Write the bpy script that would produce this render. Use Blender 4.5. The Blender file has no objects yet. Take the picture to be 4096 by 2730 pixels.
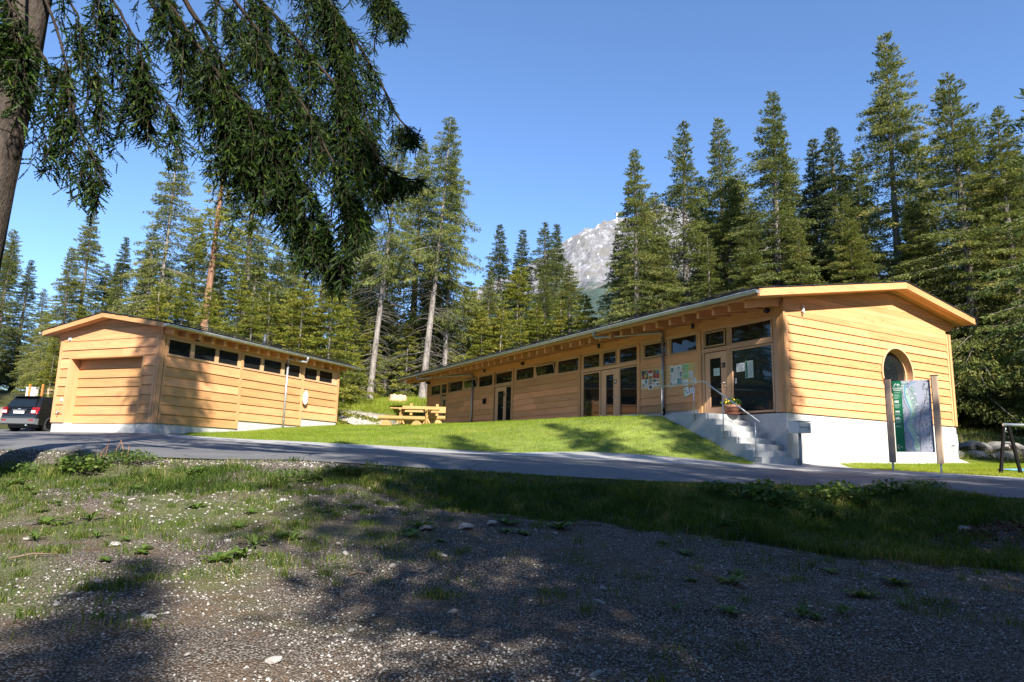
import bpy, bmesh, math, random
import numpy as np
from mathutils import Vector, Matrix, Euler

random.seed(7)
rng = np.random.default_rng(11)
R = math.radians
sc = bpy.context.scene
COL = sc.collection

# ------------------------------------------------------------------ camera, world, sun, exposure
# eye level is z = 0; the photograph's lens, tilt and roll come from the buildings' own lines
F_PX, PITCH, ROLL = 2770.116, R(9.8495), R(1.5016)
cd = bpy.data.cameras.new('camera'); cam = bpy.data.objects.new('camera', cd); COL.objects.link(cam)
cd.sensor_width = 36.0; cd.lens = F_PX / 4096 * 36.0; cd.clip_start = 0.05; cd.clip_end = 9000
fwd = Vector((0, math.cos(PITCH), math.sin(PITCH)))
up0 = Vector((0, -math.sin(PITCH), math.cos(PITCH))); rt0 = Vector((1, 0, 0))
rt = rt0 * math.cos(ROLL) + up0 * math.sin(ROLL)
up = up0 * math.cos(ROLL) - rt0 * math.sin(ROLL)
m = Matrix((rt, up, -fwd)).transposed().to_4x4()
cam.matrix_world = m
sc.camera = cam

SUN_AZ, SUN_EL = R(160.0), R(36.5)          # clockwise from +Y
sdir = Vector((math.sin(SUN_AZ) * math.cos(SUN_EL), math.cos(SUN_AZ) * math.cos(SUN_EL), math.sin(SUN_EL)))
w = bpy.data.worlds.new('World'); sc.world = w; w.use_nodes = True
nt = w.node_tree; bg = nt.nodes['Background']
sky = nt.nodes.new('ShaderNodeTexSky'); sky.sky_type = 'NISHITA'; sky.sun_disc = False
sky.sun_elevation = SUN_EL; sky.sun_rotation = SUN_AZ; sky.altitude = 1500
sky.air_density = 1.0; sky.dust_density = 0.05; sky.ozone_density = 6.0
nt.links.new(sky.outputs[0], bg.inputs[0]); bg.inputs[1].default_value = 0.115
ld = bpy.data.lights.new('sun', 'SUN'); ld.energy = 5.0; ld.angle = R(0.53); ld.color = (1.0, 0.93, 0.82)
lo = bpy.data.objects.new('sun', ld); COL.objects.link(lo); lo.rotation_euler = (-sdir).to_track_quat('-Z', 'Y').to_euler()
sc.view_settings.view_transform = 'Standard'; sc.view_settings.look = 'None'
sc.view_settings.exposure = 1.28; sc.view_settings.gamma = 1.0
sc.cycles.max_bounces = 6; sc.cycles.diffuse_bounces = 3; sc.cycles.transparent_max_bounces = 8
sc.cycles.use_denoising = True
sc.cycles.caustics_reflective = False; sc.cycles.caustics_refractive = False

def at(px, py, Y):
    """point seen at photo pixel (px,py) at forward distance Y"""
    a, b = px - 2048, py - 1365; c, s = math.cos(ROLL), math.sin(ROLL)
    x = (c * a + s * b) / F_PX; u = -(-s * a + c * b) / F_PX
    d = Vector((x, math.cos(PITCH) - u * math.sin(PITCH), math.sin(PITCH) + u * math.cos(PITCH)))
    return d * (Y / d.y)

# ------------------------------------------------------------------ materials
MATS = {}
class NT:
    def __init__(s, name):
        s.m = bpy.data.materials.new(name); s.m.use_nodes = True
        s.t = s.m.node_tree; s.p = s.t.nodes['Principled BSDF']; s.out = s.t.nodes['Material Output']
    def n(s, typ, **kw):
        nd = s.t.nodes.new(typ)
        for k, v in kw.items():
            if k.startswith('i_'):
                key = k[2:]; key = int(key) if key.isdigit() else key.replace('_', ' ')
                nd.inputs[key].default_value = v
            else: setattr(nd, k, v)
        return nd
    def l(s, a, b): s.t.links.new(a, b)
    def ramp(s, fac, stops, interp='LINEAR'):
        r = s.n('ShaderNodeValToRGB'); cr = r.color_ramp; cr.interpolation = interp
        while len(cr.elements) < len(stops): cr.elements.new(0.5)
        for e, (p, c) in zip(cr.elements, stops): e.position = p; e.color = (*c, 1) if len(c) == 3 else c
        if fac is not None: s.l(fac, r.inputs[0])
        return r
    def coord(s, kind='Object', scale=(1, 1, 1)):
        tc = s.n('ShaderNodeTexCoord'); mp = s.n('ShaderNodeMapping'); mp.inputs['Scale'].default_value = scale
        s.l(tc.outputs[kind], mp.inputs[0]); return mp.outputs[0]
    def pos(s, scale=(1, 1, 1)):
        g = s.n('ShaderNodeNewGeometry'); mp = s.n('ShaderNodeMapping'); mp.inputs['Scale'].default_value = scale
        s.l(g.outputs['Position'], mp.inputs[0]); return mp.outputs[0]
    def noise(s, vec, scale, detail=4, rough=.55):
        n = s.n('ShaderNodeTexNoise'); n.inputs['Scale'].default_value = scale; n.inputs['Detail'].default_value = detail
        n.inputs['Roughness'].default_value = rough
        if vec is not None: s.l(vec, n.inputs['Vector'])
        return n.outputs['Fac']
    def mix(s, fac, a, b, mode='MIX'):
        x = s.n('ShaderNodeMix', data_type='RGBA', blend_type=mode)
        for sock, v in ((x.inputs[0], fac), (x.inputs[6], a), (x.inputs[7], b)):
            if hasattr(v, 'is_output'): s.l(v, sock)
            elif isinstance(v, (int, float)): sock.default_value = v
            else: sock.default_value = (*v, 1)
        return x.outputs[2]
    def mth(s, op, a, b=None):
        x = s.n('ShaderNodeMath', operation=op)
        for sock, v in zip(x.inputs, (a, b)):
            if v is None: continue
            if hasattr(v, 'is_output'): s.l(v, sock)
            else: sock.default_value = v
        return x.outputs[0]
    def bump(s, h, strength=.3, dist=.01):
        b = s.n('ShaderNodeBump'); b.inputs['Strength'].default_value = strength; b.inputs['Distance'].default_value = dist
        s.l(h, b.inputs['Height']); s.l(b.outputs[0], s.p.inputs['Normal'])
    def base(s, c):
        if hasattr(c, 'is_output'): s.l(c, s.p.inputs['Base Color'])
        else: s.p.inputs['Base Color'].default_value = (*c, 1)
    def rough(s, r): s.p.inputs['Roughness'].default_value = r

def simple(name, col, rough=.6, metal=0.0, spec=None, noise=0.0, nscale=8):
    if name in MATS: return MATS[name]
    k = NT(name); k.rough(rough); k.p.inputs['Metallic'].default_value = metal
    if spec is not None: k.p.inputs['Specular IOR Level'].default_value = spec
    if noise:
        f = k.noise(k.coord(), nscale, 5)
        k.base(k.ramp(f, [(.3, [c * (1 - noise) for c in col]), (.7, [min(1, c * (1 + noise)) for c in col])]).outputs[0])
    else: k.base(col)
    MATS[name] = k.m; return k.m

def wood(name, col, axis='y', knots=1.0, grain=.35):
    """planed spruce with the grain along one local axis, knots, and a tint of its own for each board"""
    if name in MATS: return MATS[name]
    k = NT(name); ai = 'xyz'.index(axis)
    oi = k.n('ShaderNodeObjectInfo')
    tc = k.n('ShaderNodeTexCoord'); ad = k.n('ShaderNodeVectorMath', operation='ADD')
    cb = k.n('ShaderNodeCombineXYZ'); r10 = k.mth('MULTIPLY', oi.outputs['Random'], 37.0)
    k.l(r10, cb.inputs[ai]); k.l(tc.outputs['Object'], ad.inputs[0]); k.l(cb.outputs[0], ad.inputs[1])
    def mp(al, ac):
        q = k.n('ShaderNodeMapping'); s = [ac] * 3; s[ai] = al; q.inputs['Scale'].default_value = s
        k.l(ad.outputs[0], q.inputs[0]); return q.outputs[0]
    g1 = k.noise(mp(1.1, 22), 1.0, 5, .6); g2 = k.noise(mp(.5, 1.6), 1.0, 2)
    c0 = [c * (1 - grain * .75) for c in col]; c1 = [min(.95, c * (1 + grain * .5)) for c in col]
    c0[2] *= .85
    base = k.ramp(g1, [(.3, c0), (.62, c1)]).outputs[0]
    base = k.mix(.5, base, k.ramp(g2, [(.3, [c * .8 for c in col]), (.7, [min(.95, c * 1.18) for c in col])]).outputs[0])
    hs = k.n('ShaderNodeHueSaturation'); k.l(base, hs.inputs['Color'])
    k.l(k.mth('MULTIPLY_ADD', oi.outputs['Random'], .42), hs.inputs['Value'])
    hs.inputs['Value'].links[0].from_node.inputs[2].default_value = .79
    k.l(k.mth('MULTIPLY_ADD', oi.outputs['Random'], -.012), hs.inputs['Hue']); hs.inputs['Hue'].links[0].from_node.inputs[2].default_value = .506
    base = hs.outputs[0]
    v = k.n('ShaderNodeTexVoronoi'); k.l(mp(1.5, 5.2), v.inputs['Vector']); v.inputs['Scale'].default_value = 1.0
    kn = k.ramp(v.outputs['Distance'], [(0, (1, 1, 1)), (.055, (1, 1, 1)), (.10, (0, 0, 0))]).outputs[0]
    base = k.mix(k.mth('MULTIPLY', kn, .75 * knots), base, [c * f for c, f in zip(col, (.34, .25, .16))])
    k.base(base); k.rough(.62); k.p.inputs['Specular IOR Level'].default_value = .25
    k.bump(g1, .25, .004); MATS[name] = k.m; return k.m

def concrete(name, col, dark=.8, lines=True):
    if name in MATS: return MATS[name]
    k = NT(name); c = k.coord()
    f = k.noise(c, 2.2, 6, .62); f2 = k.noise(c, 24, 4)
    base = k.ramp(f, [(.3, [x * dark for x in col]), (.7, col)]).outputs[0]
    v = k.n('ShaderNodeTexVoronoi'); k.l(c, v.inputs['Vector']); v.inputs['Scale'].default_value = 7
    pit = k.ramp(v.outputs['Distance'], [(0, (1, 1, 1)), (.06, (1, 1, 1)), (.09, (0, 0, 0))]).outputs[0]
    base = k.mix(k.mth('MULTIPLY', pit, .5), base, [x * .4 for x in col])
    h = k.mth('ADD', k.mth('MULTIPLY', f2, .4), k.mth('MULTIPLY', pit, -.6))
    if lines:
        sx = k.n('ShaderNodeSeparateXYZ'); k.l(c, sx.inputs[0])
        fr = k.mth('FRACT', k.mth('MULTIPLY', sx.outputs[2], 2.9))
        ln = k.ramp(fr, [(0, (1, 1, 1)), (.02, (1, 1, 1)), (.045, (0, 0, 0))]).outputs[0]
        base = k.mix(k.mth('MULTIPLY', ln, .22), base, [x * .45 for x in col])
        h = k.mth('ADD', h, k.mth('MULTIPLY', ln, -1.0))
    k.base(base); k.rough(.8); k.bump(h, .3, .006); MATS[name] = k.m; return k.m

WC = (0.60, 0.305, 0.138)
W_Y = wood('siding_wood_y', WC, 'y'); W_X = wood('siding_wood_x', WC, 'x'); W_Z = wood('post_wood_z', (0.58, 0.305, 0.145), 'z')
SOF = (0.60, 0.31, 0.135)
W_SY = wood('soffit_wood_y', SOF, 'y', .6); W_SX = wood('soffit_wood_x', SOF, 'x', .6)
FRW = (0.54, 0.33, 0.19)
W_FZ = wood('frame_wood_z', FRW, 'z', .25, .18); W_FY = wood('frame_wood_y', FRW, 'y', .25, .18)
W_YEL = wood('bench_wood', (0.42, 0.26, 0.10), 'x', .8); W_GREY = wood('weathered_wood', (0.36, 0.26, 0.19), 'z', .6)
CON = concrete('concrete', (0.58, 0.57, 0.55), .70); CON2 = concrete('stair_concrete', (0.50, 0.50, 0.49), .78, False)
ZINC = simple('zinc', (.42, .44, .46), .4, .6, noise=.14, nscale=5); GALV = simple('galvanised_steel', (.50, .53, .56), .38, .7, noise=.1, nscale=20)
DZINC = simple('dull_zinc', (.33, .34, .35), .5, .6, noise=.12, nscale=6)
BLACK = simple('black_paint', (.012, .012, .013), .45); SLATE = simple('dark_slate', (.028, .030, .034), .55, noise=.3, nscale=3)
DSTEEL = simple('dark_steel', (.009, .009, .010), .8, 0, .1); WHITE = simple('white_plastic', (.78, .78, .76), .5); STEEL = simple('brushed_steel', (.6, .6, .6), .3, .9)
def glass(name, col, rough=.02):
    if name in MATS: return MATS[name]
    k = NT(name); k.base(col); k.rough(rough); k.p.inputs['IOR'].default_value = 1.52
    k.p.inputs['Specular IOR Level'].default_value = .5
    f = k.noise(k.coord(), 1.3, 2); k.bump(f, .03, .02)
    MATS[name] = k.m; return k.m
GLASS = glass('window_glass', (.010, .012, .013))
GLASSB = glass('tinted_glass', (.012, .022, .024))

# ------------------------------------------------------------------ mesh helpers
def add_obj(name, me, parent=None):
    o = bpy.data.objects.new(name, me); COL.objects.link(o)
    if parent is not None: o.parent = parent
    return o
def mk(name, V, Fc, mat, parent=None, smooth=False):
    me = bpy.data.meshes.new(name); me.from_pydata([tuple(v) for v in V], [], Fc)
    if isinstance(mat, (list, tuple)):
        for q in mat: me.materials.append(q)
    elif mat: me.materials.append(mat)
    if smooth: me.shade_smooth()
    me.update(); return add_obj(name, me, parent)
def fast_mesh(name, V, quads=None, tris=None, mat=None, var=None, smooth=False):
    """large meshes through foreach_set"""
    V = np.asarray(V, np.float32); parts = []; starts = []; n = 0; tot = []
    for arr, k in ((quads, 4), (tris, 3)):
        if arr is not None and len(arr):
            arr = np.asarray(arr, np.int32); parts.append(arr.ravel()); tot.append(np.full(len(arr), k, np.int32))
    loops = np.concatenate(parts); tot = np.concatenate(tot); starts = np.concatenate([[0], np.cumsum(tot)[:-1]]).astype(np.int32)
    me = bpy.data.meshes.new(name); me.vertices.add(len(V)); me.vertices.foreach_set('co', V.ravel())
    me.loops.add(len(loops)); me.loops.foreach_set('vertex_index', loops)
    me.polygons.add(len(tot)); me.polygons.foreach_set('loop_start', starts); me.polygons.foreach_set('loop_total', tot)
    if mat:
        me.materials.append(mat)
    me.update(calc_edges=True)
    if var is not None:
        a = me.attributes.new('var', 'FLOAT', 'FACE'); a.data.foreach_set('value', np.asarray(var, np.float32))
    if smooth: me.shade_smooth()
    return me
class MB:
    def __init__(s): s.V = []; s.F = []
    def box(s, x0, x1, y0, y1, z0, z1):
        i = len(s.V)
        s.V += [(x0, y0, z0), (x1, y0, z0), (x1, y1, z0), (x0, y1, z0), (x0, y0, z1), (x1, y0, z1), (x1, y1, z1), (x0, y1, z1)]
        s.F += [tuple(i + j for j in f) for f in ((3, 2, 1, 0), (4, 5, 6, 7), (0, 1, 5, 4), (1, 2, 6, 5), (2, 3, 7, 6), (3, 0, 4, 7))]
        return s
    def prism(s, A, B):
        """two matching closed loops, capped"""
        i = len(s.V); n = len(A); s.V += list(A) + list(B)
        s.F.append(tuple(i + j for j in range(n))[::-1]); s.F.append(tuple(i + n + j for j in range(n)))
        for j in range(n):
            k = (j + 1) % n; s.F.append((i + j, i + k, i + n + k, i + n + j))
        return s
    def tube(s, pts, rad, seg=8, cap=True):
        pts = [Vector(p) for p in pts]; n = len(pts); rings = []
        if not isinstance(rad, (list, tuple)): rad = [rad] * n
        prev = None
        for a in range(n):
            d = (pts[min(a + 1, n - 1)] - pts[max(a - 1, 0)]).normalized()
            if prev is None:
                ref = Vector((0, 0, 1)) if abs(d.z) < .9 else Vector((1, 0, 0)); e = d.cross(ref).normalized()
            else:
                e = (prev - d * prev.dot(d)).normalized()
            prev = e; f = d.cross(e)
            i = len(s.V); s.V += [tuple(pts[a] + (e * math.cos(2 * math.pi * q / seg) + f * math.sin(2 * math.pi * q / seg)) * rad[a]) for q in range(seg)]
            rings.append(i)
        for a in range(n - 1):
            for q in range(seg):
                k = (q + 1) % seg; s.F.append((rings[a] + q, rings[a] + k, rings[a + 1] + k, rings[a + 1] + q))
        if cap:
            s.F.append(tuple(rings[0] + q for q in range(seg))[::-1]); s.F.append(tuple(rings[-1] + q for q in range(seg)))
        return s
    def bar(s, p, q, w, h, upv=(0, 0, 1)):
        """rectangular bar from p to q, w across, h along upv"""
        p, q = Vector(p), Vector(q); d = (q - p).normalized(); u = Vector(upv); e = d.cross(u).normalized(); u = e.cross(d)
        lp = lambda c: [tuple(c + e * a * w / 2 + u * b * h / 2) for a, b in ((-1, -1), (1, -1), (1, 1), (-1, 1))]
        return s.prism(lp(p), lp(q))
    def lathe(s, prof, seg=16, c=(0, 0, 0)):
        i0 = len(s.V)
        for r, z in prof:
            s.V += [(c[0] + r * math.cos(2 * math.pi * q / seg), c[1] + r * math.sin(2 * math.pi * q / seg), c[2] + z) for q in range(seg)]
        for a in range(len(prof) - 1):
            for q in range(seg):
                k = (q + 1) % seg; s.F.append((i0 + a * seg + q, i0 + a * seg + k, i0 + (a + 1) * seg + k, i0 + (a + 1) * seg + q))
        s.F.append(tuple(i0 + q for q in range(seg))[::-1]); e = i0 + (len(prof) - 1) * seg; s.F.append(tuple(e + q for q in range(seg)))
        return s
    def build(s, name, mat, parent=None, smooth=False):
        o = mk(name, s.V, s.F, mat, parent)
        bm = bmesh.new(); bm.from_mesh(o.data); bmesh.ops.recalc_face_normals(bm, faces=bm.faces); bm.to_mesh(o.data); bm.free()
        if smooth:
            for p in o.data.polygons: p.use_smooth = len(p.vertices) == 4
        return o
def box(name, x0, x1, y0, y1, z0, z1, mat, parent=None): return MB().box(min(x0, x1), max(x0, x1), min(y0, y1), max(y0, y1), min(z0, z1), max(z0, z1)).build(name, mat, parent)
def tag(o, label=None, cat=None, group=None, kind=None):
    if label: o['label'] = label
    if cat: o['category'] = cat
    if group: o['group'] = group
    if kind: o['kind'] = kind
    return o
def thing(name, label, cat, loc=(0, 0, 0), rz=0, group=None):
    o = bpy.data.objects.new(name, None); COL.objects.link(o); o.location = loc; o.rotation_euler = (0, 0, rz)
    o.empty_display_size = .2
    return tag(o, label, cat, group)
def text_mesh(name, body, size, mat, parent, M, align='LEFT', sx=1.0, weight=0.0):
    cu = bpy.data.curves.new(name, 'FONT'); cu.body = body; cu.size = size; cu.align_x = align; cu.offset = weight
    o = bpy.data.objects.new(name, cu); COL.objects.link(o)
    dg = bpy.context.evaluated_depsgraph_get(); me = bpy.data.meshes.new_from_object(o.evaluated_get(dg))
    bpy.data.objects.remove(o); bpy.data.curves.remove(cu)
    me.transform(M @ Matrix.Diagonal((sx, 1, 1, 1))); me.materials.clear(); me.materials.append(mat)
    return add_obj(name, me, parent)

# ------------------------------------------------------------------ building frames
RT, RC = 0.518, (8.166, 20.5)
LT, LC = 0.388, (-12.52, 24.5)
Rdu = np.array([-math.sin(RT), math.cos(RT)]); Rdv = np.array([math.cos(RT), math.sin(RT)])
Ldu = np.array([math.sin(LT), math.cos(LT)]); Ldv = np.array([-math.cos(LT), math.sin(LT)])
def RW(u, v): q = np.array(RC) + u * Rdu + v * Rdv; return float(q[0]), float(q[1])
def LW(u, v): q = np.array(LC) + u * Ldu + v * Ldv; return float(q[0]), float(q[1])
def plane(x, y): return -.474 - .0173 * x + .036 * y

# ------------------------------------------------------------------ terrain
CP = []
def cp(x, y, z): CP.append((x, y, z))
for x in (-24, -16, -10, -5, 0, 5, 10, 16, 26):
    for y in (10.2, 13, 16):
        if x < -18 and y > 12: continue
        cp(x, y, plane(x, y))
for x in (-10, -5, 0): cp(x, 19, plane(x, 19))
cp(6, 18, plane(6, 18)); cp(9.8, 17.9, 0.0); cp(10.7, 17.3, -.03); cp(12.9, 18.5, .0); cp(15, 20.5, .12); cp(18, 22, .3)
cp(-26, 16, .35); cp(-26, 24, .55)
# gravel and bank
for x, z in ((-12, -.95), (-6, -.93), (0, -.98), (6, -1.02), (14, -1.05)): cp(x, 0, z); cp(x, 3, z + .05)
for x, z in ((-12, -.55), (-6, -.60), (-3, -.60), (0, -.60), (2, -.68), (4, -.74), (6, -.76), (12, -.8)): cp(x, 6.8, z)
for x, z in ((-12, -.22), (-6, -.2), (-3, -.24), (0, -.28), (2, -.33), (4, -.36), (6, -.36), (12, -.4)): cp(x, 8.6, z - .07)
for x in (-12, -6, -3, 0, 3, 6, 12): cp(x, 9.4, plane(x, 9.4) - (.10 if x > -2 else .04))
for x in (-30, 0, 30): cp(x, -14, -1.1); cp(x, -40, -1.6)
cp(-30, 4, -.7); cp(30, 4, -1.0)
# lawn mound and terrace
for u in (5, 8, 11, 14, 18, 22, 26):
    for v, z in ((0.4, 1.58), (-1.2, 1.60)):
        x, y = RW(u, v); cp(x, y, z)
for u, v, z in ((8, -2.6, 1.6), (13, -3.6, 1.57), (17, -5, 1.55), (20, -7, 1.54), (22, -4, 1.56), (24, -8, 1.54), (26, -4, 1.56)):
    x, y = RW(u, v); cp(x, y, z)
for u, v in ((-.7, -1.2), (-.5, -.4), (-.5, .6), (-.6, 1.8), (-1.6, 0), (-1.5, -1.6)):
    x, y = RW(u, v); cp(x, y, plane(x, y) - .02)
for v, z in ((3, .17), (5, .2), (7, .25), (9, .3)): x, y = RW(-.3, v); cp(x, y, z)
cp(0, 20.4, .27); cp(-4.9, 20.9, .39)
cp(-8, 22.4, .48); cp(-11.2, 24.3, .62)
# around the small building
for u, z in ((-.5, .6), (1.7, .70), (3.9, .86), (6.6, 1.18), (10.5, 1.49)):
    x, y = LW(u, -.1); cp(x, y, z); x, y = LW(u, -1.2); cp(x, y, z - .04)
for v in (1, 3, 5.3, 7): x, y = LW(-.4, v); cp(x, y, .61)
cp(-20, 30, .73); cp(-23, 34, .86); cp(-27, 31, .74); cp(-18, 33, .95)
x, y = LW(5, 5.3); cp(x, y, 1.1); x, y = LW(10, 5.3); cp(x, y, 1.5)
cp(-29, 40, 1.9); cp(-24, 42, 2.2); cp(-40, 42, 2.2); cp(-38, 55, 4.4); cp(-25, 52, 4.2)
# berm and forest floor
for x, y, z in ((-9, 36, 1.54), (-12, 37, 1.6), (-9, 40.5, 1.56), (-6.6, 42.5, 1.58), (-12.5, 42, 1.8), (-11, 43, 1.9), (-8, 43.6, 1.9), (-12, 45, 3.0), (-9, 45.2, 3.05), (-6.8, 45.8, 2.9), (-12, 47, 3.6), (-8, 47.5, 3.6), (-5, 48, 3.2),
                (-17, 40, 2.2), (-18, 46, 3.6), (-10, 51, 4.0), (-4, 52, 3.9), (2, 56, 4.2), (-10, 60, 5)): cp(x, y, z)
x, y = RW(29.5, 2); cp(x, y, 2.0); x, y = RW(28, 8); cp(x, y, 2.3)
for u in (2, 10, 20): x, y = RW(u, 9.3); cp(x, y, .5 + u * .05)
cp(16.2, 25.2, .3); cp(17.5, 24, .32); cp(20, 25.4, .38); cp(17, 27, .6); cp(20, 27.4, .6); cp(24, 27.5, .6)
cp(16.5, 29, 1.35); cp(20.5, 29.3, 1.35); cp(26, 29.5, 1.35); cp(18, 32, 1.72); cp(23, 32.5, 1.72); cp(30, 33, 1.72)
cp(18, 36, 1.95); cp(26, 36, 1.95); cp(12, 40, 2.4); cp(22, 46, 2.6); cp(34, 42, 2.4); cp(12, 60, 5); cp(30, 60, 5)
for a in range(0, 360, 20):
    cp(95 * math.sin(R(a)), 95 * math.cos(R(a)), 6 if abs((a + 180) % 360 - 180) < 80 else -1.5)
CPa = np.array(CP); CE = 1.0
def _ker(d2): return -np.sqrt(d2 + CE * CE)
_A = _ker(((CPa[:, None, :2] - CPa[None, :, :2]) ** 2).sum(-1)); _n = len(CPa)
_A[np.arange(_n), np.arange(_n)] -= .01
_M = np.zeros((_n + 1, _n + 1)); _M[:_n, :_n] = _A; _M[:_n, _n] = 1; _M[_n, :_n] = 1
_W = np.linalg.solve(_M, np.append(CPa[:, 2], 0))
def H(x, y):
    x = np.asarray(x, float); y = np.asarray(y, float); sh = np.broadcast(x, y).shape
    P = np.stack([np.broadcast_to(x, sh).ravel(), np.broadcast_to(y, sh).ravel()], 1)
    rr = np.hypot(P[:, 0], P[:, 1]); k = np.minimum(1, 93 / np.maximum(rr, 1e-6)); P = P * k[:, None]
    out = np.empty(len(P))
    for s in range(0, len(P), 20000):
        q = P[s:s + 20000]; out[s:s + 20000] = _ker(((q[:, None, :] - CPa[None, :, :2]) ** 2).sum(-1)) @ _W[:_n] + _W[_n]
    return out.reshape(sh)
def Hs(x, y): return float(H(np.array([x]), np.array([y]))[0])

# the lawn mound: blended between the road edge, the stair flank and terrace crest, and the garage wall
def _poly_sample(P, n=160):
    P = np.array(P, float); d = np.concatenate([[0], np.cumsum(np.linalg.norm(np.diff(P[:, :2], axis=0), axis=1))]); t = np.linspace(0, d[-1], n)
    return np.stack([np.interp(t, d, P[:, i]) for i in range(3)], 1)
_front = _poly_sample([(x, y, plane(x, y)) for x, y in ((6.75, 19.35), (6.2, 18.2), (3.4, 18.85), (0, 20.0), (-4.9, 20.6), (-8, 22.0), (-11.3, 24.0))])
_crest = _poly_sample([(*RW(u, v), z) for u, v, z in ((-.3, -1.62, .12), (.14, -1.62, .22), (.6, -1.62, .37), (1.08, -1.62, .58), (1.58, -1.62, .82), (2.11, -1.62, 1.0), (2.8, -1.62, 1.29), (3.54, -1.62, 1.55),
                       (5, -2.2, 1.6), (7.5, -2.7, 1.61), (10, -3, 1.6), (13, -3.6, 1.57), (17, -5, 1.55), (20, -7, 1.54))] + [(-7.6, 37.5, 1.55), (-9.5, 41, 1.56)])
_lside = _poly_sample([(*LW(u, -.03), z) for u, z in ((1.5, .70), (3.9, .86), (6.6, 1.18), (10.5, 1.49))])
def HL(x, y):
    x = np.asarray(x, float); y = np.asarray(y, float); sh = x.shape; P = np.stack([x.ravel(), y.ravel()], 1); out = np.empty(len(P))
    for s in range(0, len(P), 20000):
        q = P[s:s + 20000]; num = 0; den = 0
        for B in (_front, _crest, _lside):
            d2 = ((q[:, None, :] - B[None, :, :2]) ** 2).sum(-1) + 1e-5; i = d2.argmin(1); w_ = 1 / d2[np.arange(len(q)), i] ** .62; num = num + w_ * B[i, 2]; den = den + w_
        z = num / den; r = q - np.array(RC); u = r @ Rdu; v = r @ Rdv
        vc = np.interp(u, [3.54, 5, 7.5, 10, 13, 17, 20], [-1.62, -2.2, -2.7, -3, -3.6, -5, -7]); beh = ((u > 3.54) & (v > vc)) | (u > 20)
        out[s:s + 20000] = np.where(beh, np.interp(u, [3.5, 10, 20], [1.6, 1.6, 1.54]), z)
    return out.reshape(sh)

# smooth value noise for relief and scatter
_tab = np.random.default_rng(5).random((256, 256))
def vnoise(x, y):
    xi = np.floor(x).astype(int); yi = np.floor(y).astype(int); fx = x - xi; fy = y - yi
    fx = fx * fx * (3 - 2 * fx); fy = fy * fy * (3 - 2 * fy)
    g = lambda a, b: _tab[a % 256, b % 256]
    return (g(xi, yi) * (1 - fx) + g(xi + 1, yi) * fx) * (1 - fy) + (g(xi, yi + 1) * (1 - fx) + g(xi + 1, yi + 1) * fx) * fy
def fbm(x, y, o=4):
    s = 0; a = .5; t = 0
    for i in range(o): s = s + a * vnoise(x + 17.3 * i, y - 9.1 * i); t += a; a *= .5; x = x * 2.03; y = y * 2.03
    return s / t
def inpoly(x, y, poly):
    x = np.asarray(x); y = np.asarray(y); ins = np.zeros(x.shape, bool); n = len(poly)
    for i in range(n):
        x0, y0 = poly[i]; x1, y1 = poly[(i + 1) % n]
        c = ((y0 > y) != (y1 > y)) & (x < (x1 - x0) * (y - y0) / (y1 - y0 + 1e-12) + x0); ins ^= c
    return ins
BACKTREES = [('slim', 4.6, -5.6, 22, .95), ('bare_b', -3.2, -5.5, 17.5, .9), ('full_a', 7.6, -6.5, 18.5, .75), ('full_b', 11, -7.5, 21.5, .75), ('full_d', 14.3, -9, 21, .6), ('slim', 17.2, -5.0, 24.5, .95), ('slim', 2.2, -18, 15, 1.0),
             ('full_c', 9.5, -15, 22, 1.0), ('full_b', -11, -9, 19, 1.0), ('full_a', 15, -17, 21, 1.0), ('full_d', 21, -13, 19, 1.0), ('full_b', -6, -22, 20, 1.0),
             ('bare_b', 7.0, -.6, 20, .9), ('bare_b', 9.4, 1.2, 19.5, .8), ('full_c', 28, 12, 20, 1.0), ('full_a', 31, 17, 20, 1.0), ('full_b', 26.5, 5, 23, .9), ('bare_b', 12.2, 2.0, 20.5, .85), ('slim', .2, -10.5, 12.4, .85), ('slim', 3.0, -10, 11.3, .9), ('full_a', 33, 14, 24, 1.0), ('full_d', 30, 8, 25, 1.0), ('full_b', 36, 20, 24, 1.0)]
# ------------------------------------------------------------------ ground, road, paving, lawns
ROAD = [(-60, 8.0), (-20, 9.5), (-7, 9.70), (0, 9.8), (8, 9.75), (14, 9.3), (34, 4), (36, 9), (12.5, 13.7), (9.2, 14.5), (4.6, 15.7), (0, 16.7), (-5, 17.6), (-9, 19.6),
        (-11.9, 24.0), (-12.6, 24.7), (-17.0, 26.6), (-16.0, 30), (-15.5, 33.4), (-20, 36), (-26, 34.5), (-28, 29.5), (-60, 26)]
PAVE = [(12.5, 13.7), (9.2, 14.5), (4.6, 15.7), (0, 16.7), (-5, 17.6), (-9, 19.6), (-11.9, 24.0), (-11.3, 24.0), (-8, 22.0), (-4.9, 20.6), (0, 20.0), (3.4, 18.85), (6.2, 18.2), (6.75, 19.35),
        (7.2, 20.6), (8.4, 20.8), (10.2, 21.8), (9.75, 18.15), (10.65, 17.5), (11.9, 16.25), (20, 13.7), (20, 11.7)]
lawn_flank = [RW(u, -1.62) for u in (-.38, .5, 1.5, 2.5, 3.6)]
LAWN = [(6.2, 18.2), (3.4, 18.85), (0, 20.0), (-4.9, 20.6), (-8, 22.0), (-11.3, 24.0)] + [LW(u, -.03) for u in (1.8, 4, 7, 10.4)] + [(-10.2, 38), (-11.5, 41.5), (-8.5, 42.6), (-6.3, 43.0)] + \
       [RW(26.8, -.6), RW(20, -.6), RW(10, -.6), RW(4.9, -.6), RW(4.9, -1.62)] + lawn_flank[::-1]
GRASS_R = [(10.2, 21.8), (9.75, 18.15), (10.65, 17.5), (11.9, 16.25), (20, 13.7), (40, 18), (40, 27.2), (26, 27), (17, 26.6), (16.2, 25.0)]
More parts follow.
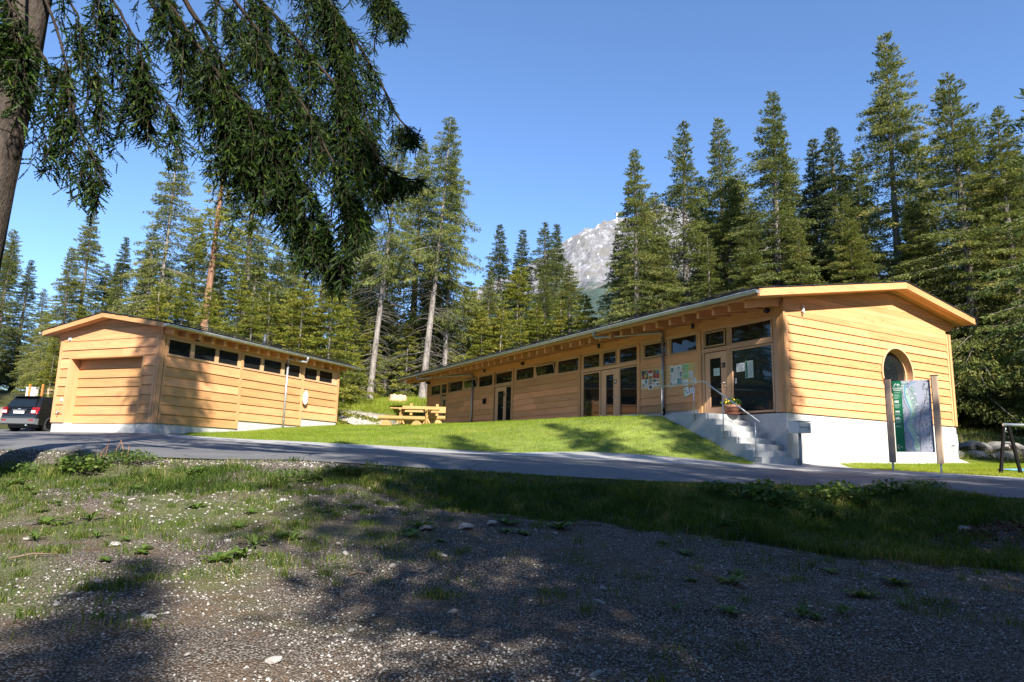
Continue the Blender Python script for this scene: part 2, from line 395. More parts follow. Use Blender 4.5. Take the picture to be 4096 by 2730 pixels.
ROAD2 = [(13.5, 33.2), (18, 31.2), (24, 31.4), (44, 32.5), (44, 34.8), (24, 33.9), (18, 33.6), (14.5, 35)]
BANKG = [(-60, 8.0), (-20, 9.5), (-7, 9.70), (0, 9.8), (8, 9.75), (14, 9.3), (34, 4), (34, 2), (12, 5.9), (7, 6.0), (4.6, 6.2), (2.6, 6.5), (.9, 7.2), (-.6, 7.9), (-1.8, 8.3), (-3, 8.0), (-5.3, 7.1), (-8, 6.6), (-20, 6.5)]

def ground_material():
    k = NT('ground_earth'); p = k.pos()
    def att(n): a = k.n('ShaderNodeAttribute'); a.attribute_name = n; return a.outputs['Fac']
    big = k.noise(p, .7, 5); mid = k.noise(p, 5, 5); fine = k.noise(p, 60, 3)
    v = k.n('ShaderNodeTexVoronoi'); k.l(p, v.inputs['Vector']); v.inputs['Scale'].default_value = 75
    stone = k.ramp(v.outputs['Color'], [(.0, (.11, .096, .082)), (.5, (.28, .252, .225)), (1, (.50, .46, .42))]).outputs[0]
    stone = k.mix(k.ramp(v.outputs['Distance'], [(.28, (0, 0, 0)), (.55, (1, 1, 1))]).outputs[0], stone, (.045, .036, .028))
    dirt = k.ramp(mid, [(.3, (.066, .050, .036)), (.7, (.21, .165, .125))]).outputs[0]
    lit = k.ramp(k.noise(p, 130, 2), [(.45, (.060, .042, .027)), (.6, (.27, .175, .10))]).outputs[0]
    dirt = k.mix(.4, dirt, lit)
    gmask = k.ramp(k.mth('ADD', k.mth('MULTIPLY', big, .75), k.mth('MULTIPLY', mid, .35)), [(.40, (0, 0, 0)), (.53, (1, 1, 1))]).outputs[0]
    grav = k.mix(k.mth('MULTIPLY', gmask, .85), dirt, stone)
    floor = k.ramp(k.noise(p, 2.5, 6), [(.3, (.035, .030, .018)), (.55, (.06, .065, .022)), (.75, (.10, .11, .035))]).outputs[0]
    pale = k.ramp(k.noise(p, 6, 6), [(.3, (.22, .19, .155)), (.5, (.36, .33, .29)), (.7, (.48, .45, .41))]).outputs[0]
    c = k.mix(att('gravel'), floor, grav); c = k.mix(att('pale'), c, pale)
    gr = k.ramp(k.noise(p, 9, 5), [(.3, (.05, .075, .018)), (.7, (.12, .14, .04))]).outputs[0]
    c = k.mix(att('green'), c, gr)
    k.base(c); k.rough(.95); k.p.inputs['Specular IOR Level'].default_value = .15
    h = k.mth('ADD', k.mth('MULTIPLY', v.outputs['Distance'], 1.0), k.mth('MULTIPLY', fine, .6)); k.bump(h, .9, .014); return k.m
xs = np.unique(np.concatenate([[-900, -500, -300, -200, -140, -100, -80, -66], np.arange(-60, -12, 1.2), np.arange(-12, 13, .13), np.arange(13, 60, 1.1), [66, 80, 100, 140, 200, 300, 500, 900]]))
ys = np.unique(np.concatenate([[-900, -400, -200, -120, -80, -60, -45, -32], np.arange(-24, 1.5, 1.2), np.arange(1.5, 10, .1), np.arange(10, 62, .8), [66, 72, 80, 90, 110, 140, 200, 300, 450, 700]]))
GX, GY = np.meshgrid(xs, ys); GZ = H(GX, GY)
covered = inpoly(GX, GY, ROAD) | inpoly(GX, GY, PAVE) | inpoly(GX, GY, LAWN) | inpoly(GX, GY, GRASS_R) | inpoly(GX, GY, ROAD2)
fore = np.clip((10.0 - GY) / .6, 0, 1) * np.clip((GY + 3) / 4, 0, 1) * (np.abs(GX) < 30)
bankm = np.clip((GY - 6.4) / 1.2, 0, 1) * fore
def relief(x, y):
    f = np.clip((9.7 - y) / .5, 0, 1) * np.clip((y + 3) / 4, 0, 1) * (np.abs(x) < 30); b = np.clip((y - 6.4) / 1.2, 0, 1)
    return f * ((fbm(x * .9, y * .9) - .5) * (.12 + .26 * b * np.clip((9.6 - y) / .8, .15, 1)) + (fbm(x * 5, y * 5, 3) - .5) * .045)
def G(x, y): x = np.asarray(x, float); y = np.asarray(y, float); return H(x, y) + relief(x, y)
GZ = GZ + relief(GX, GY) + np.where(GY > 34, (fbm(GX * .35, GY * .35) - .5) * .5, 0)
inl = inpoly(GX, GY, LAWN); GZ = np.where(inl, np.minimum(HL(GX, GY), GZ) - .35, np.where(covered, GZ - .09, GZ))
nx, ny = len(xs), len(ys); idx = np.arange(nx * ny).reshape(ny, nx)
Q = np.stack([idx[:-1, :-1], idx[:-1, 1:], idx[1:, 1:], idx[1:, :-1]], -1).reshape(-1, 4)
me = fast_mesh('ground', np.stack([GX, GY, GZ], -1).reshape(-1, 3), quads=Q, mat=ground_material(), smooth=True)
def vatt(me, name, arr): a = me.attributes.new(name, 'FLOAT', 'POINT'); a.data.foreach_set('value', np.asarray(arr, np.float32).ravel())
wob = (fbm(GX * .8, GY * .8) - .5) * 2.2
vatt(me, 'gravel', np.clip((10.2 - GY) / .4, 0, 1) * (np.hypot(GX, GY) < 40))
pale = np.clip(1 - np.hypot((GX + 10.2) / 3.6, (GY - 43.8) / 1.5), 0, 1) * 3 + np.clip(1 - np.hypot((GX + 31) / 9, (GY - 39.5) / 4.5), 0, 1) * 3 + ((GX > 15.5) & (GX < 40) & (GY > 27) & (GY < 29.6)) * .35
vatt(me, 'pale', np.clip(pale + wob * .4 * (pale > 0), 0, 1))
vatt(me, 'green', np.clip((GY - 44.9 + wob * .5) / .8, 0, 1) * (GY < 51) * (np.abs(GX + 9) < 8) * .9 + ((GX > 14) & (GY > 26) & (GY < 37)) * np.clip(.5 + wob, 0, .9) + (GY < 9.3) * (GY > 3.8) * np.clip((-GX - .2) * .5, 0, 1) * np.clip(fbm(GX * 1.1 + 31, GY * 1.1) * 3.4 - 1.45, 0, .75))
tag(add_obj('ground', me), kind='structure')

def sheet(name, poly, mat, step, off, kind='structure', label=None, hf=H):
    """a sheet over the terrain cut to a polygon"""
    P = np.array(poly); x0, y0 = P.min(0); x1, y1 = P.max(0)
    bm = bmesh.new(); vs = [bm.verts.new((a, b, 0)) for a, b in poly]; bm.faces.new(vs)
    for c0, c1, ax in ((x0, x1, 0), (y0, y1, 1)):
        for c in np.arange(c0 + step, c1, step):
            co = (c, 0, 0) if ax == 0 else (0, c, 0); no = (1, 0, 0) if ax == 0 else (0, 1, 0)
            bmesh.ops.bisect_plane(bm, geom=bm.verts[:] + bm.edges[:] + bm.faces[:], plane_co=co, plane_no=no)
    bmesh.ops.triangulate(bm, faces=bm.faces)
    V = np.array([v.co[:] for v in bm.verts]); z = hf(V[:, 0], V[:, 1]) + off
    for v, q in zip(bm.verts, z): v.co.z = q
    bmesh.ops.recalc_face_normals(bm, faces=bm.faces)
    if bm.faces and sum(f.normal.z for f in bm.faces) < 0: bmesh.ops.reverse_faces(bm, faces=bm.faces)
    me = bpy.data.meshes.new(name); bm.to_mesh(me); bm.free(); me.materials.append(mat); me.shade_smooth()
    return tag(add_obj(name, me), label, kind=kind)
def asphalt():
    k = NT('asphalt'); p = k.pos(); f = k.noise(p, .5, 4); g = k.noise(p, 90, 2); s = k.noise(k.pos((.25, 2.2, 1)), .8, 4)
    b = k.ramp(f, [(.3, (.090, .091, .096)), (.7, (.14, .14, .146))]).outputs[0]
    b = k.mix(.4, b, k.ramp(g, [(.35, (.05, .05, .053)), (.65, (.22, .22, .225))]).outputs[0])
    b = k.mix(.3, b, k.ramp(s, [(.35, (.085, .085, .09)), (.65, (.17, .17, .17))]).outputs[0])
    vc = k.n('ShaderNodeTexVoronoi', feature='DISTANCE_TO_EDGE'); wv = k.n('ShaderNodeVectorMath', operation='ADD'); nn = k.n('ShaderNodeTexNoise'); nn.inputs['Scale'].default_value = 1.5
    k.l(p, nn.inputs['Vector']); k.l(p, wv.inputs[0]); k.l(nn.outputs['Color'], wv.inputs[1]); k.l(wv.outputs[0], vc.inputs['Vector']); vc.inputs['Scale'].default_value = .23
    cr = k.ramp(vc.outputs['Distance'], [(0, (1, 1, 1)), (.004, (1, 1, 1)), (.007, (0, 0, 0))]).outputs[0]; b = k.mix(k.mth('MULTIPLY', cr, .6), b, (.03, .03, .03))
    pt = k.ramp(k.noise(p, .33, 2), [(.57, (0, 0, 0)), (.58, (1, 1, 1))]).outputs[0]; b = k.mix(k.mth('MULTIPLY', pt, .35), b, (.07, .07, .073))
    k.base(b); k.rough(.8); k.bump(g, .35, .006); return k.m
sheet('road', ROAD, asphalt(), 1.0, .004)
k = NT('paving_concrete'); p = k.pos(); f = k.noise(p, 1.2, 5); g = k.noise(p, 70, 2)
b = k.ramp(f, [(.3, (.27, .268, .265)), (.7, (.40, .395, .385))]).outputs[0]; b = k.mix(.25, b, k.ramp(g, [(.3, (.14, .14, .14)), (.7, (.42, .41, .40))]).outputs[0])
k.base(b); k.rough(.8); k.bump(g, .3, .004); PAVM = k.m
pave = sheet('pavement', PAVE, PAVM, 1.0, .008)
WALK = [RW(u, v) for u, v in ((4.58, -1.75), (12, -1.9), (20, -2.0), (28, -2.0), (28, -.02), (4.58, -.02))]
sheet('walkway', WALK, PAVM, 1.5, .035, hf=lambda x, y: np.full(np.shape(x), 1.60))
sheet('side_road', ROAD2, asphalt(), 1.5, .0)
# pavers, laid in rows beside the road in front of the stair and the map board
pd = np.array([.955, -.297]); pn = np.array([.297, .955]); pv_me = None; cnt = 0; O0 = np.array([12.6, 13.75])
shr = [NT('paver_stone_%d' % i) for i in range(3)]
for i, kk in enumerate(shr):
    c = (.25 + .035 * i, .247 + .034 * i, .25 + .03 * i); g = kk.noise(kk.pos(), 60, 3)
    kk.base(kk.ramp(g, [(.3, [q * .8 for q in c]), (.7, [q * 1.15 for q in c])]).outputs[0]); kk.rough(.8)
pmeshes = []
for i in range(3):
    mb = MB(); A = [(-.19, -.105, -.05), (.19, -.105, -.05), (.19, .105, -.05), (-.19, .105, -.05)]
    B = [(-.19, -.105, .006), (.19, -.105, .006), (.19, .105, .006), (-.19, .105, .006)]; C = [(x * .975, y * .96, .012) for x, y, _ in B]
    mb.prism(A, B); mb.V += C; n = 8
    mb.F.pop(1); mb.F += [(8, 9, 10, 11)] + [(4 + j, 4 + (j + 1) % 4, 8 + (j + 1) % 4, 8 + j) for j in range(4)]
    o = mb.build('paver', shr[i].m); pmeshes.append(o.data); bpy.data.objects.remove(o)
for r_ in range(0, 34):
    for c_ in range(-62, 14):
        if cnt >= 300: break
        q = O0 + pd * (c_ * .388 + (r_ % 2) * .194 - .1) + pn * (r_ * .218 + .13)
        cs = [q + pd * a * .2 + pn * b_ * .115 for a in (-1, 1) for b_ in (-1, 1)]
        if not all(inpoly(np.array([s[0]]), np.array([s[1]]), PAVE)[0] for s in cs): continue
        if q[0] < 4.2 or q[0] > 12.6: continue
        o = add_obj('paver', pmeshes[rng.integers(3)], pave); z = Hs(q[0], q[1])
        e = .2; sx_ = (Hs(q[0] + pd[0] * e, q[1] + pd[1] * e) - z) / e; sy_ = (Hs(q[0] + pn[0] * e, q[1] + pn[1] * e) - z) / e
        o.location = (q[0], q[1], z + .010 + rng.uniform(0, .003)); o.rotation_euler = (sy_, -sx_, math.atan2(pd[1], pd[0])); cnt += 1

def leaf_mat(name, stops, trans=.35, rough=.6, obj_var=0.0, spec=.25):
    k = NT(name); a = k.n('ShaderNodeAttribute'); a.attribute_name = 'var'; f = a.outputs['Fac']
    if obj_var:
        oi = k.n('ShaderNodeObjectInfo'); f = k.mth('ADD', f, k.mth('MULTIPLY', k.mth('SUBTRACT', oi.outputs['Random'], .5), obj_var))
    c = k.ramp(f, stops).outputs[0]; k.base(c); k.rough(rough); k.p.inputs['Specular IOR Level'].default_value = spec
    tr = k.n('ShaderNodeBsdfTranslucent'); k.l(k.mix(1.0, c, (1.25, 1.2, .7), 'MULTIPLY'), tr.inputs[0])
    mx = k.n('ShaderNodeMixShader'); mx.inputs[0].default_value = trans
    k.l(k.p.outputs[0], mx.inputs[1]); k.l(tr.outputs[0], mx.inputs[2]); k.l(mx.outputs[0], k.out.inputs[0]); return k.m
lawn_soil = simple('lawn_turf', (.15, .19, .03), .9, noise=.35, nscale=3)
sheet('lawn', LAWN, lawn_soil, .6, .0, hf=HL); sheet('side_lawn', GRASS_R, lawn_soil, .9, .0)

def blades(name, X, Y, Z, h, wd, mat, label, var, bend=.45, two=True, lean=None):
    n = len(X); a = rng.uniform(0, 2 * np.pi, n); b = rng.uniform(0, 2 * np.pi, n) if lean is None else lean
    dx, dy = np.cos(a) * wd / 2, np.sin(a) * wd / 2; bx, by = np.cos(b) * h * bend * rng.uniform(.2, 1.3, n), np.sin(b) * h * bend * rng.uniform(.2, 1.3, n)
    if two:
        V = np.stack([np.stack([X - dx, Y - dy, Z - .01], 1), np.stack([X + dx, Y + dy, Z - .01], 1),
                      np.stack([X + dx * .8 + bx * .3, Y + dy * .8 + by * .3, Z + h * .58], 1), np.stack([X - dx * .8 + bx * .3, Y - dy * .8 + by * .3, Z + h * .58], 1),
                      np.stack([X + bx, Y + by, Z + h * (1 - .25 * bend)], 1)], 1).reshape(-1, 3)
        i = np.arange(n) * 5; q = np.stack([i, i + 1, i + 2, i + 3], 1); t = np.stack([i + 3, i + 2, i + 4], 1); vv = np.concatenate([var, var])
    else:
        V = np.stack([np.stack([X - dx, Y - dy, Z - .01], 1), np.stack([X + dx, Y + dy, Z - .01], 1), np.stack([X + bx, Y + by, Z + h], 1)], 1).reshape(-1, 3)
        i = np.arange(n) * 3; q = None; t = np.stack([i, i + 1, i + 2], 1); vv = var
    o = add_obj(name, fast_mesh(name, V, quads=q, tris=t, mat=mat, var=vv)); return tag(o, label, 'grass', kind='stuff')
def scatter(n, poly, keep=None, bias=None):
    P = np.array(poly); x0, y0 = P.min(0); x1, y1 = P.max(0); out = [np.zeros((0, 2))]; got = 0
    while got < n:
        x = rng.uniform(x0, x1, n); y = rng.uniform(y0, y1, n); ok = inpoly(x, y, poly)
        if keep is not None: ok &= rng.random(n) < keep(x, y)
        out.append(np.stack([x[ok], y[ok]], 1)); got += ok.sum()
    q = np.concatenate(out)[:n]; return q[:, 0], q[:, 1]
LAWNG = leaf_mat('lawn_grass', [(0, (.12, .19, .018)), (.45, (.235, .32, .030)), (.8, (.34, .39, .050)), (1, (.44, .38, .13))], .5)
vis = lambda x, y: (np.abs(x / np.maximum(y, .1)) < .8) * np.clip(24 / y, .35, 1) ** 2
x, y = scatter(145000, LAWN, vis); blades('lawn_grass', x, y, HL(x, y), (.025 + .06 * fbm(x * 2.3, y * 2.3)) * rng.uniform(.5, 1.4, len(x)), .012, LAWNG, 'short mown grass on the mound in front of the long building', np.clip(fbm(x * .7, y * .7) * .75 + (fbm(x * 3.1 + 5, y * 3.1) - .5) * .5 + rng.normal(.05, .17, len(x)), 0, 1), .8, False)
x, y = scatter(42000, GRASS_R, vis); blades('side_lawn_grass', x, y, H(x, y), rng.uniform(.03, .08, len(x)), .014, LAWNG, 'short grass strip beside the gable end and map board', np.clip(.1 + fbm(x * .7, y * .7) * .9 + rng.normal(0, .15, len(x)), 0, 1), .8, False)
BKG = leaf_mat('bank_grass', [(0, (.030, .058, .010)), (.45, (.075, .128, .017)), (.75, (.14, .19, .030)), (.9, (.26, .235, .08)), (1, (.42, .34, .17))], .42)
def bank_keep(x, y):
    left = np.clip((-.8 - x) / 1.2, 0, 1); d = np.where(fbm(x * 1.3 + 40, y * 1.3) > .50, 1, .25)
    pile = np.hypot((x - 5.3) / 1.05, (y - 7.2) / .45) < 1
    return (1 - left * (1 - d * .75)) * (np.abs(x) < y * .82) * np.clip(.35 + fbm(x * 2, y * 2), 0, 1) * np.where(pile, .03, 1) * np.where((x < -2) & (y > 9.1), .35, 1)
x, y = scatter(98000, BANKG, bank_keep); hh = (.05 + .13 * fbm(x * 1.1 + 9, y * 1.1) ** 1.6) * rng.uniform(.4, 1.35, len(x)) * np.where(x < -.8, .75, 1.0) * np.clip((10.0 - y) / 1.1, .35, 1)
blades('bank_grass', x, y, G(x, y), hh, rng.uniform(.004, .009, len(x)), BKG, 'unmown grass growing on the bank below the road', np.clip(fbm(x * .9 + 3, y * .9) * .75 + (fbm(x * 4, y * 4) - .5) * .5 + rng.normal(.10, .2, len(x)), 0, 1), .85)
# longer tussocks on the bank
tx, ty = scatter(330, BANKG, lambda x, y: (np.abs(x) < y * .8) * np.where(y > 9.2, .25, 1) * np.where(x < -.8, .35, 1)); nb = rng.integers(25, 70, len(tx)); rep = np.repeat(np.arange(len(tx)), nb)
x = tx[rep] + rng.normal(0, .05, len(rep)); y = ty[rep] + rng.normal(0, .05, len(rep)); hb = rng.uniform(.5, 1.2, len(tx)) * np.where(ty > 9.1, .55, 1)
blades('bank_tussocks', x, y, G(x, y), hb[rep] * rng.uniform(.07, .24, len(x)), rng.uniform(.004, .008, len(x)), BKG, 'longer tussocks of grass leaning over the bank', np.clip(rng.uniform(.2, .9, len(tx))[rep] + rng.normal(0, .15, len(x)), 0, 1), 1.1, lean=(rng.uniform(0, 6.28, len(tx))[rep] + rng.normal(0, .9, len(x))))
# sparse tufts in the gravel
tx = rng.uniform(-5.8, 6.5, 2600); ty = rng.uniform(2.4, 8.3, 2600); pr = np.clip(fbm(tx * .8 + 70, ty * .8) * 1.6 - .66 + np.clip((ty - 5.3) * .2, 0, .5) + .40 * np.clip(-tx * .6, 0, 1) * np.clip((ty - 4.2), 0, 1), 0, 1); ok = (rng.random(2600) < pr * .8) & (np.abs(tx) < ty * .8)
tx, ty = tx[ok], ty[ok]; nb = np.where(tx < -.3, rng.integers(30, 90, len(tx)), rng.integers(14, 55, len(tx))); rep = np.repeat(np.arange(len(tx)), nb); spr = rng.uniform(.02, .10, len(tx))
x = tx[rep] + rng.normal(0, 1, len(rep)) * spr[rep]; y = ty[rep] + rng.normal(0, 1, len(rep)) * spr[rep]
blades('gravel_grass', x, y, G(x, y), rng.uniform(.02, .085, len(x)), rng.uniform(.003, .006, len(x)), BKG, 'thin tufts of grass scattered over the gravel foreground', np.clip(rng.normal(.55, .2, len(x)), 0, 1), .8)
# rough grass on the berm and at the forest edge
x, y = scatter(40000, [(-15, 44.6), (-7.6, 44.8), (-6.2, 44.6), (-4.5, 47.5), (-4, 52), (-18, 52)], lambda x, y: np.clip(fbm(x, y) * 1.6 - .2, 0, 1)); blades('forest_edge_grass', x, y, H(x, y) + .05, rng.uniform(.12, .42, len(x)), .03, LAWNG, 'rough grass on the earth berm at the forest edge', np.clip(rng.normal(.62, .18, len(x)), 0, 1), .6, False)
x, y = scatter(30000, [(15, 26.6), (40, 27), (44, 31.2), (24, 31.2), (17.5, 31), (14.5, 30)], lambda x, y: np.clip(fbm(x, y) * 1.8 - .35, 0, 1)); blades('slope_grass', x, y, H(x, y), rng.uniform(.06, .3, len(x)), .025, BKG, 'patchy dry grass on the boulder slope behind the gable end', np.clip(rng.normal(.75, .2, len(x)), 0, 1), .6, False)
x, y = scatter(16000, [(14.5, 35), (18, 33.8), (44, 35), (44, 37.5), (14, 37.5)]); blades('verge_grass', x, y, H(x, y), rng.uniform(.08, .4, len(x)), .03, BKG, 'grass verge between the side road and the dark forest', np.clip(rng.normal(.7, .2, len(x)), 0, 1), .6, False)
x, y = scatter(16000, [(-60, 26), (-28, 29.5), (-26.5, 33), (-30, 34), (-60, 31)]); blades('left_verge_grass', x, y, H(x, y), rng.uniform(.04, .15, len(x)), .03, LAWNG, 'grass verge beside the parked car', np.clip(rng.normal(.4, .2, len(x)), 0, 1), .6, False)

# gravel stones
def pebbles(name, X, Y, Z, s, mat, label):
    n = len(X); base = np.array([(1, 0, 0), (-1, 0, 0), (0, 1, 0), (0, -1, 0), (0, 0, 1), (0, 0, -1)], float)
    V = base[None] * rng.uniform(.55, 1.2, (n, 6, 1)) + rng.normal(0, .18, (n, 6, 3)); V[:, :, 2] *= .6
    a = rng.uniform(0, 6.28, n); c, q = np.cos(a)[:, None], np.sin(a)[:, None]
    V = np.stack([V[:, :, 0] * c - V[:, :, 1] * q, V[:, :, 0] * q + V[:, :, 1] * c, V[:, :, 2]], -1) * s[:, None, None]
    V += np.stack([X, Y, Z + s * .15], 1)[:, None, :]
    f = np.array([(0, 2, 4), (2, 1, 4), (1, 3, 4), (3, 0, 4), (2, 0, 5), (1, 2, 5), (3, 1, 5), (0, 3, 5)])
    T = (f[None] + (np.arange(n) * 6)[:, None, None]).reshape(-1, 3); var = np.repeat(rng.random(n), 8)
    return tag(add_obj(name, fast_mesh(name, V.reshape(-1, 3), tris=T, mat=mat, var=var)), label, 'gravel', kind='stuff')
k = NT('gravel_stone'); a = k.n('ShaderNodeAttribute'); a.attribute_name = 'var'
k.base(k.ramp(a.outputs['Fac'], [(0, (.07, .056, .043)), (.3, (.15, .132, .112)), (.6, (.27, .25, .23)), (.85, (.40, .38, .36)), (1, (.52, .50, .48))]).outputs[0]); k.rough(.85); GRAVM = k.m
n = 38000; dd = 2.3 * (7.9 / 2.3) ** (rng.random(n) ** 1.25); xx = rng.uniform(-.82, .82, n) * dd; dn = fbm(xx * .55 + 20, dd * .9); ok = rng.random(n) < np.clip((dn - .40) * 5, .06, 1) * np.where(xx < -.3, np.clip(1.25 - (dd - 4) * .28, .25, 1), 1)
x, y = xx[ok], dd[ok]; pebbles('loose_gravel', x, y, G(x, y), rng.uniform(.0035, .0105, len(x)) * (1 + .05 * y), GRAVM, 'small grey gravel stones strewn over the foreground')
x = rng.normal(-2.9, 1.3, 1500); y = rng.normal(7.5, .6, 1500); ok = (y < 9.5) & (np.abs(x) < y * .82); x, y = x[ok], y[ok]
pebbles('bank_rubble', x, y, G(x, y), rng.uniform(.007, .022, len(x)), GRAVM, 'pale rubble chips lying on the bare part of the bank')
x = rng.uniform(-8, -1, 1500); y = 9.42 + rng.normal(0, .10, 1500); pebbles('road_edge_gravel', x, y, G(x, y) , rng.uniform(.008, .022, len(x)), GRAVM, 'strip of pale gravel along the near road edge')
x, y = scatter(5000, [(-12.5, 42.4), (-7.2, 43.0), (-7.0, 44.6), (-8.2, 45.0), (-13, 45)]); pebbles('berm_rubble', x, y, H(x, y), rng.uniform(.015, .045, len(x)), simple('pale_rubble', (.36, .33, .29), .9, noise=.3), 'pale earth and rubble slope behind the picnic table')
# litter: needles, cone scales and sticks
n = 6000; y = rng.uniform(2.3, 7.5, n); x = rng.uniform(-.8, .8, n) * y; a = rng.uniform(0, 3.14, n); l = rng.uniform(.006, .02, n); wdt = .0018; z = G(x, y) + .007
dx, dy = np.cos(a) * l, np.sin(a) * l; px_, py_ = -np.sin(a) * wdt, np.cos(a) * wdt
V = np.stack([np.stack([x - dx + px_, y - dy + py_, z], 1), np.stack([x - dx - px_, y - dy - py_, z], 1), np.stack([x + dx - px_, y + dy - py_, z + .006], 1), np.stack([x + dx + px_, y + dy + py_, z + .006], 1)], 1).reshape(-1, 3)
i = np.arange(n) * 4
tag(add_obj('needle_litter', fast_mesh('needle_litter', V, quads=np.stack([i, i + 1, i + 2, i + 3], 1), mat=simple('dry_needles', (.14, .08, .042), .9, noise=.4, nscale=30))), 'dry brown needles and bits littering the gravel', 'litter', kind='stuff')
# ------------------------------------------------------------------ timber buildings
class Face:
    """a wall plane of a building: a along the wall, z up, d outward"""
    def __init__(s, root, mp, wa, wz): s.root, s.mp, s.wa, s.wz = root, mp, wa, wz
    def slab(s, name, a0, a1, z0, z1, d0, d1, mat, parent=None):
        A = [s.mp(a, z, d0) for a, z in ((a0, z0), (a1, z0), (a1, z1), (a0, z1))]; B = [s.mp(a, z, d1) for a, z in ((a0, z0), (a1, z0), (a1, z1), (a0, z1))]
        return MB().prism(A, B).build(name, mat, parent or s.root)
    def poly(s, name, pts, d0, dfn, mat, parent=None):
        A = [s.mp(a, z, d0) for a, z in pts]; B = [s.mp(a, z, dfn(a, z) if callable(dfn) else dfn) for a, z in pts]
        return MB().prism(A, B).build(name, mat, parent or s.root)
    def board(s, a0, a1, z0, z1, mat=None, hole=None, top=.010, bot=.050, base=0.0):
        """weatherboard whose lower edge stands proud of the one below"""
        if a1 - a0 > 4.2 and not (hole and z0 < hole[1] + hole[2] and z1 > hole[1] - hole[2]):
            c = rng.uniform(a0 + 1.4, a1 - 1.4); s.board(a0, c - .0015, z0, z1, mat, hole, top, bot, base); s.board(c + .0015, a1, z0, z1, mat, hole, top, bot, base); return
        j = rng.uniform(-.002, .002)
        dfn = lambda a, z: base + top + j + (bot - top) * (z1 - z) / (z1 - z0)
        e = .004
        if hole and z0 < hole[1] + hole[2] and z1 > hole[1] - hole[2]:
            cv, cz, r = hole; zs_ = np.linspace(z0, z1 - e, 7)
            hw = [math.sqrt(max(0, r * r - (q - cz) ** 2)) for q in zs_]
            if min(hw) > .05:
                s.poly('siding_board', [(a0, z0)] + [(cv - h_, q) for h_, q in zip(hw, zs_)] + [(a0, z1 - e)], base - .02, dfn, mat or s.wa)
                s.poly('siding_board', [(a1, z1 - e)] + [(cv + h_, q) for h_, q in list(zip(hw, zs_))[::-1]] + [(a1, z0)], base - .02, dfn, mat or s.wa); return
            # hole only nibbles at this board: notch its top or bottom edge
            if abs(z1 - cz) < abs(z0 - cz):
                h0 = math.sqrt(max(0, r * r - (z1 - e - cz) ** 2)); an = np.linspace(cv + h0, cv - h0, 9)
                pts = [(a0, z0), (a1, z0), (a1, z1 - e)] + [(a, max(z0 + .005, cz - math.sqrt(max(0, r * r - (a - cv) ** 2)))) for a in an] + [(a0, z1 - e)]
            else:
                h0 = math.sqrt(max(0, r * r - (z0 - cz) ** 2)); an = np.linspace(cv - h0, cv + h0, 9)
                pts = [(a0, z0)] + [(a, min(z1 - e - .005, cz + math.sqrt(max(0, r * r - (a - cv) ** 2)))) for a in an] + [(a1, z0), (a1, z1 - e), (a0, z1 - e)]
            s.poly('siding_board', pts, base - .02, dfn, mat or s.wa); return
        s.poly('siding_board', [(a0, z0), (a1, z0), (a1, z1 - e), (a0, z1 - e)], base - .02, dfn, mat or s.wa)
    def boards(s, a0, a1, grooves, **k):
        for z1, z0 in zip(grooves[:-1], grooves[1:]): s.board(a0, a1, z0, z1, **k)
    def window(s, a0, a1, z0, z1, d=-.02, fw=.045, glassm=None, sash=0.0, proud=.035, parent=None):
        """window > frame, pane (> opened sash when tilted)"""
        w_ = thing_part('window', parent or s.root)
        fr = MB()
        for (p0, p1, q0, q1) in ((a0 - fw, a0, z0 - fw, z1 + fw), (a1, a1 + fw, z0 - fw, z1 + fw), (a0, a1, z0 - fw, z0), (a0, a1, z1, z1 + fw)):
            fr.prism([s.mp(a, z, d - .05) for a, z in ((p0, q0), (p1, q0), (p1, q1), (p0, q1))], [s.mp(a, z, d + proud) for a, z in ((p0, q0), (p1, q0), (p1, q1), (p0, q1))])
        fr.build('frame', W_FY, w_)
        pn = [(a0, z0), (a1, z0), (a1, z1), (a0, z1)]
        if sash:
            t = lambda z: d + sash * (z - z0) / (z1 - z0); f2 = MB(); b = .05
            for (p0, p1, q0, q1) in ((a0 + .01, a0 + b, z0 + .01, z1 - .01), (a1 - b, a1 - .01, z0 + .01, z1 - .01), (a0 + b, a1 - b, z0 + .01, z0 + b), (a0 + b, a1 - b, z1 - b, z1 - .01)):
                f2.prism([s.mp(a, z, t(z) - .03) for a, z in ((p0, q0), (p1, q0), (p1, q1), (p0, q1))], [s.mp(a, z, t(z) + .025) for a, z in ((p0, q0), (p1, q0), (p1, q1), (p0, q1))])
            f2.build('sash', W_FY, w_)
            MB().prism([s.mp(a, z, t(z) - .006) for a, z in pn], [s.mp(a, z, t(z) + .006) for a, z in pn]).build('pane', glassm or GLASS, w_)
        else:
            MB().prism([s.mp(a, z, d - .012) for a, z in pn], [s.mp(a, z, d) for a, z in pn]).build('pane', glassm or GLASS, w_)
        return w_
    def door(s, a0, a1, z0, z1, ga0, ga1, gz0, gz1, handle, d=.0, name='door'):
        """door leaf with a tall pane: leaf frame, pane, handle, lock"""
        dr = thing_part(name, s.root); fr = MB()
        for (p0, p1, q0, q1) in ((a0, ga0, z0, z1), (ga1, a1, z0, z1), (ga0, ga1, z0, gz0), (ga0, ga1, gz1, z1)):
            fr.prism([s.mp(a, z, d - .05) for a, z in ((p0, q0), (p1, q0), (p1, q1), (p0, q1))], [s.mp(a, z, d) for a, z in ((p0, q0), (p1, q0), (p1, q1), (p0, q1))])
        fr.build('leaf', W_FZ, dr)
        s.slab('pane', ga0, ga1, gz0, gz1, d - .035, d - .018, GLASS, dr)
        hs, hz = handle; sg = 1 if hs < (a0 + a1) / 2 else -1; mb = MB()
        mb.tube([s.mp(hs, hz, d), s.mp(hs, hz, d + .06), s.mp(hs + .02 * sg, hz, d + .065), s.mp(hs + .14 * sg, hz, d + .065)], .011, 8)
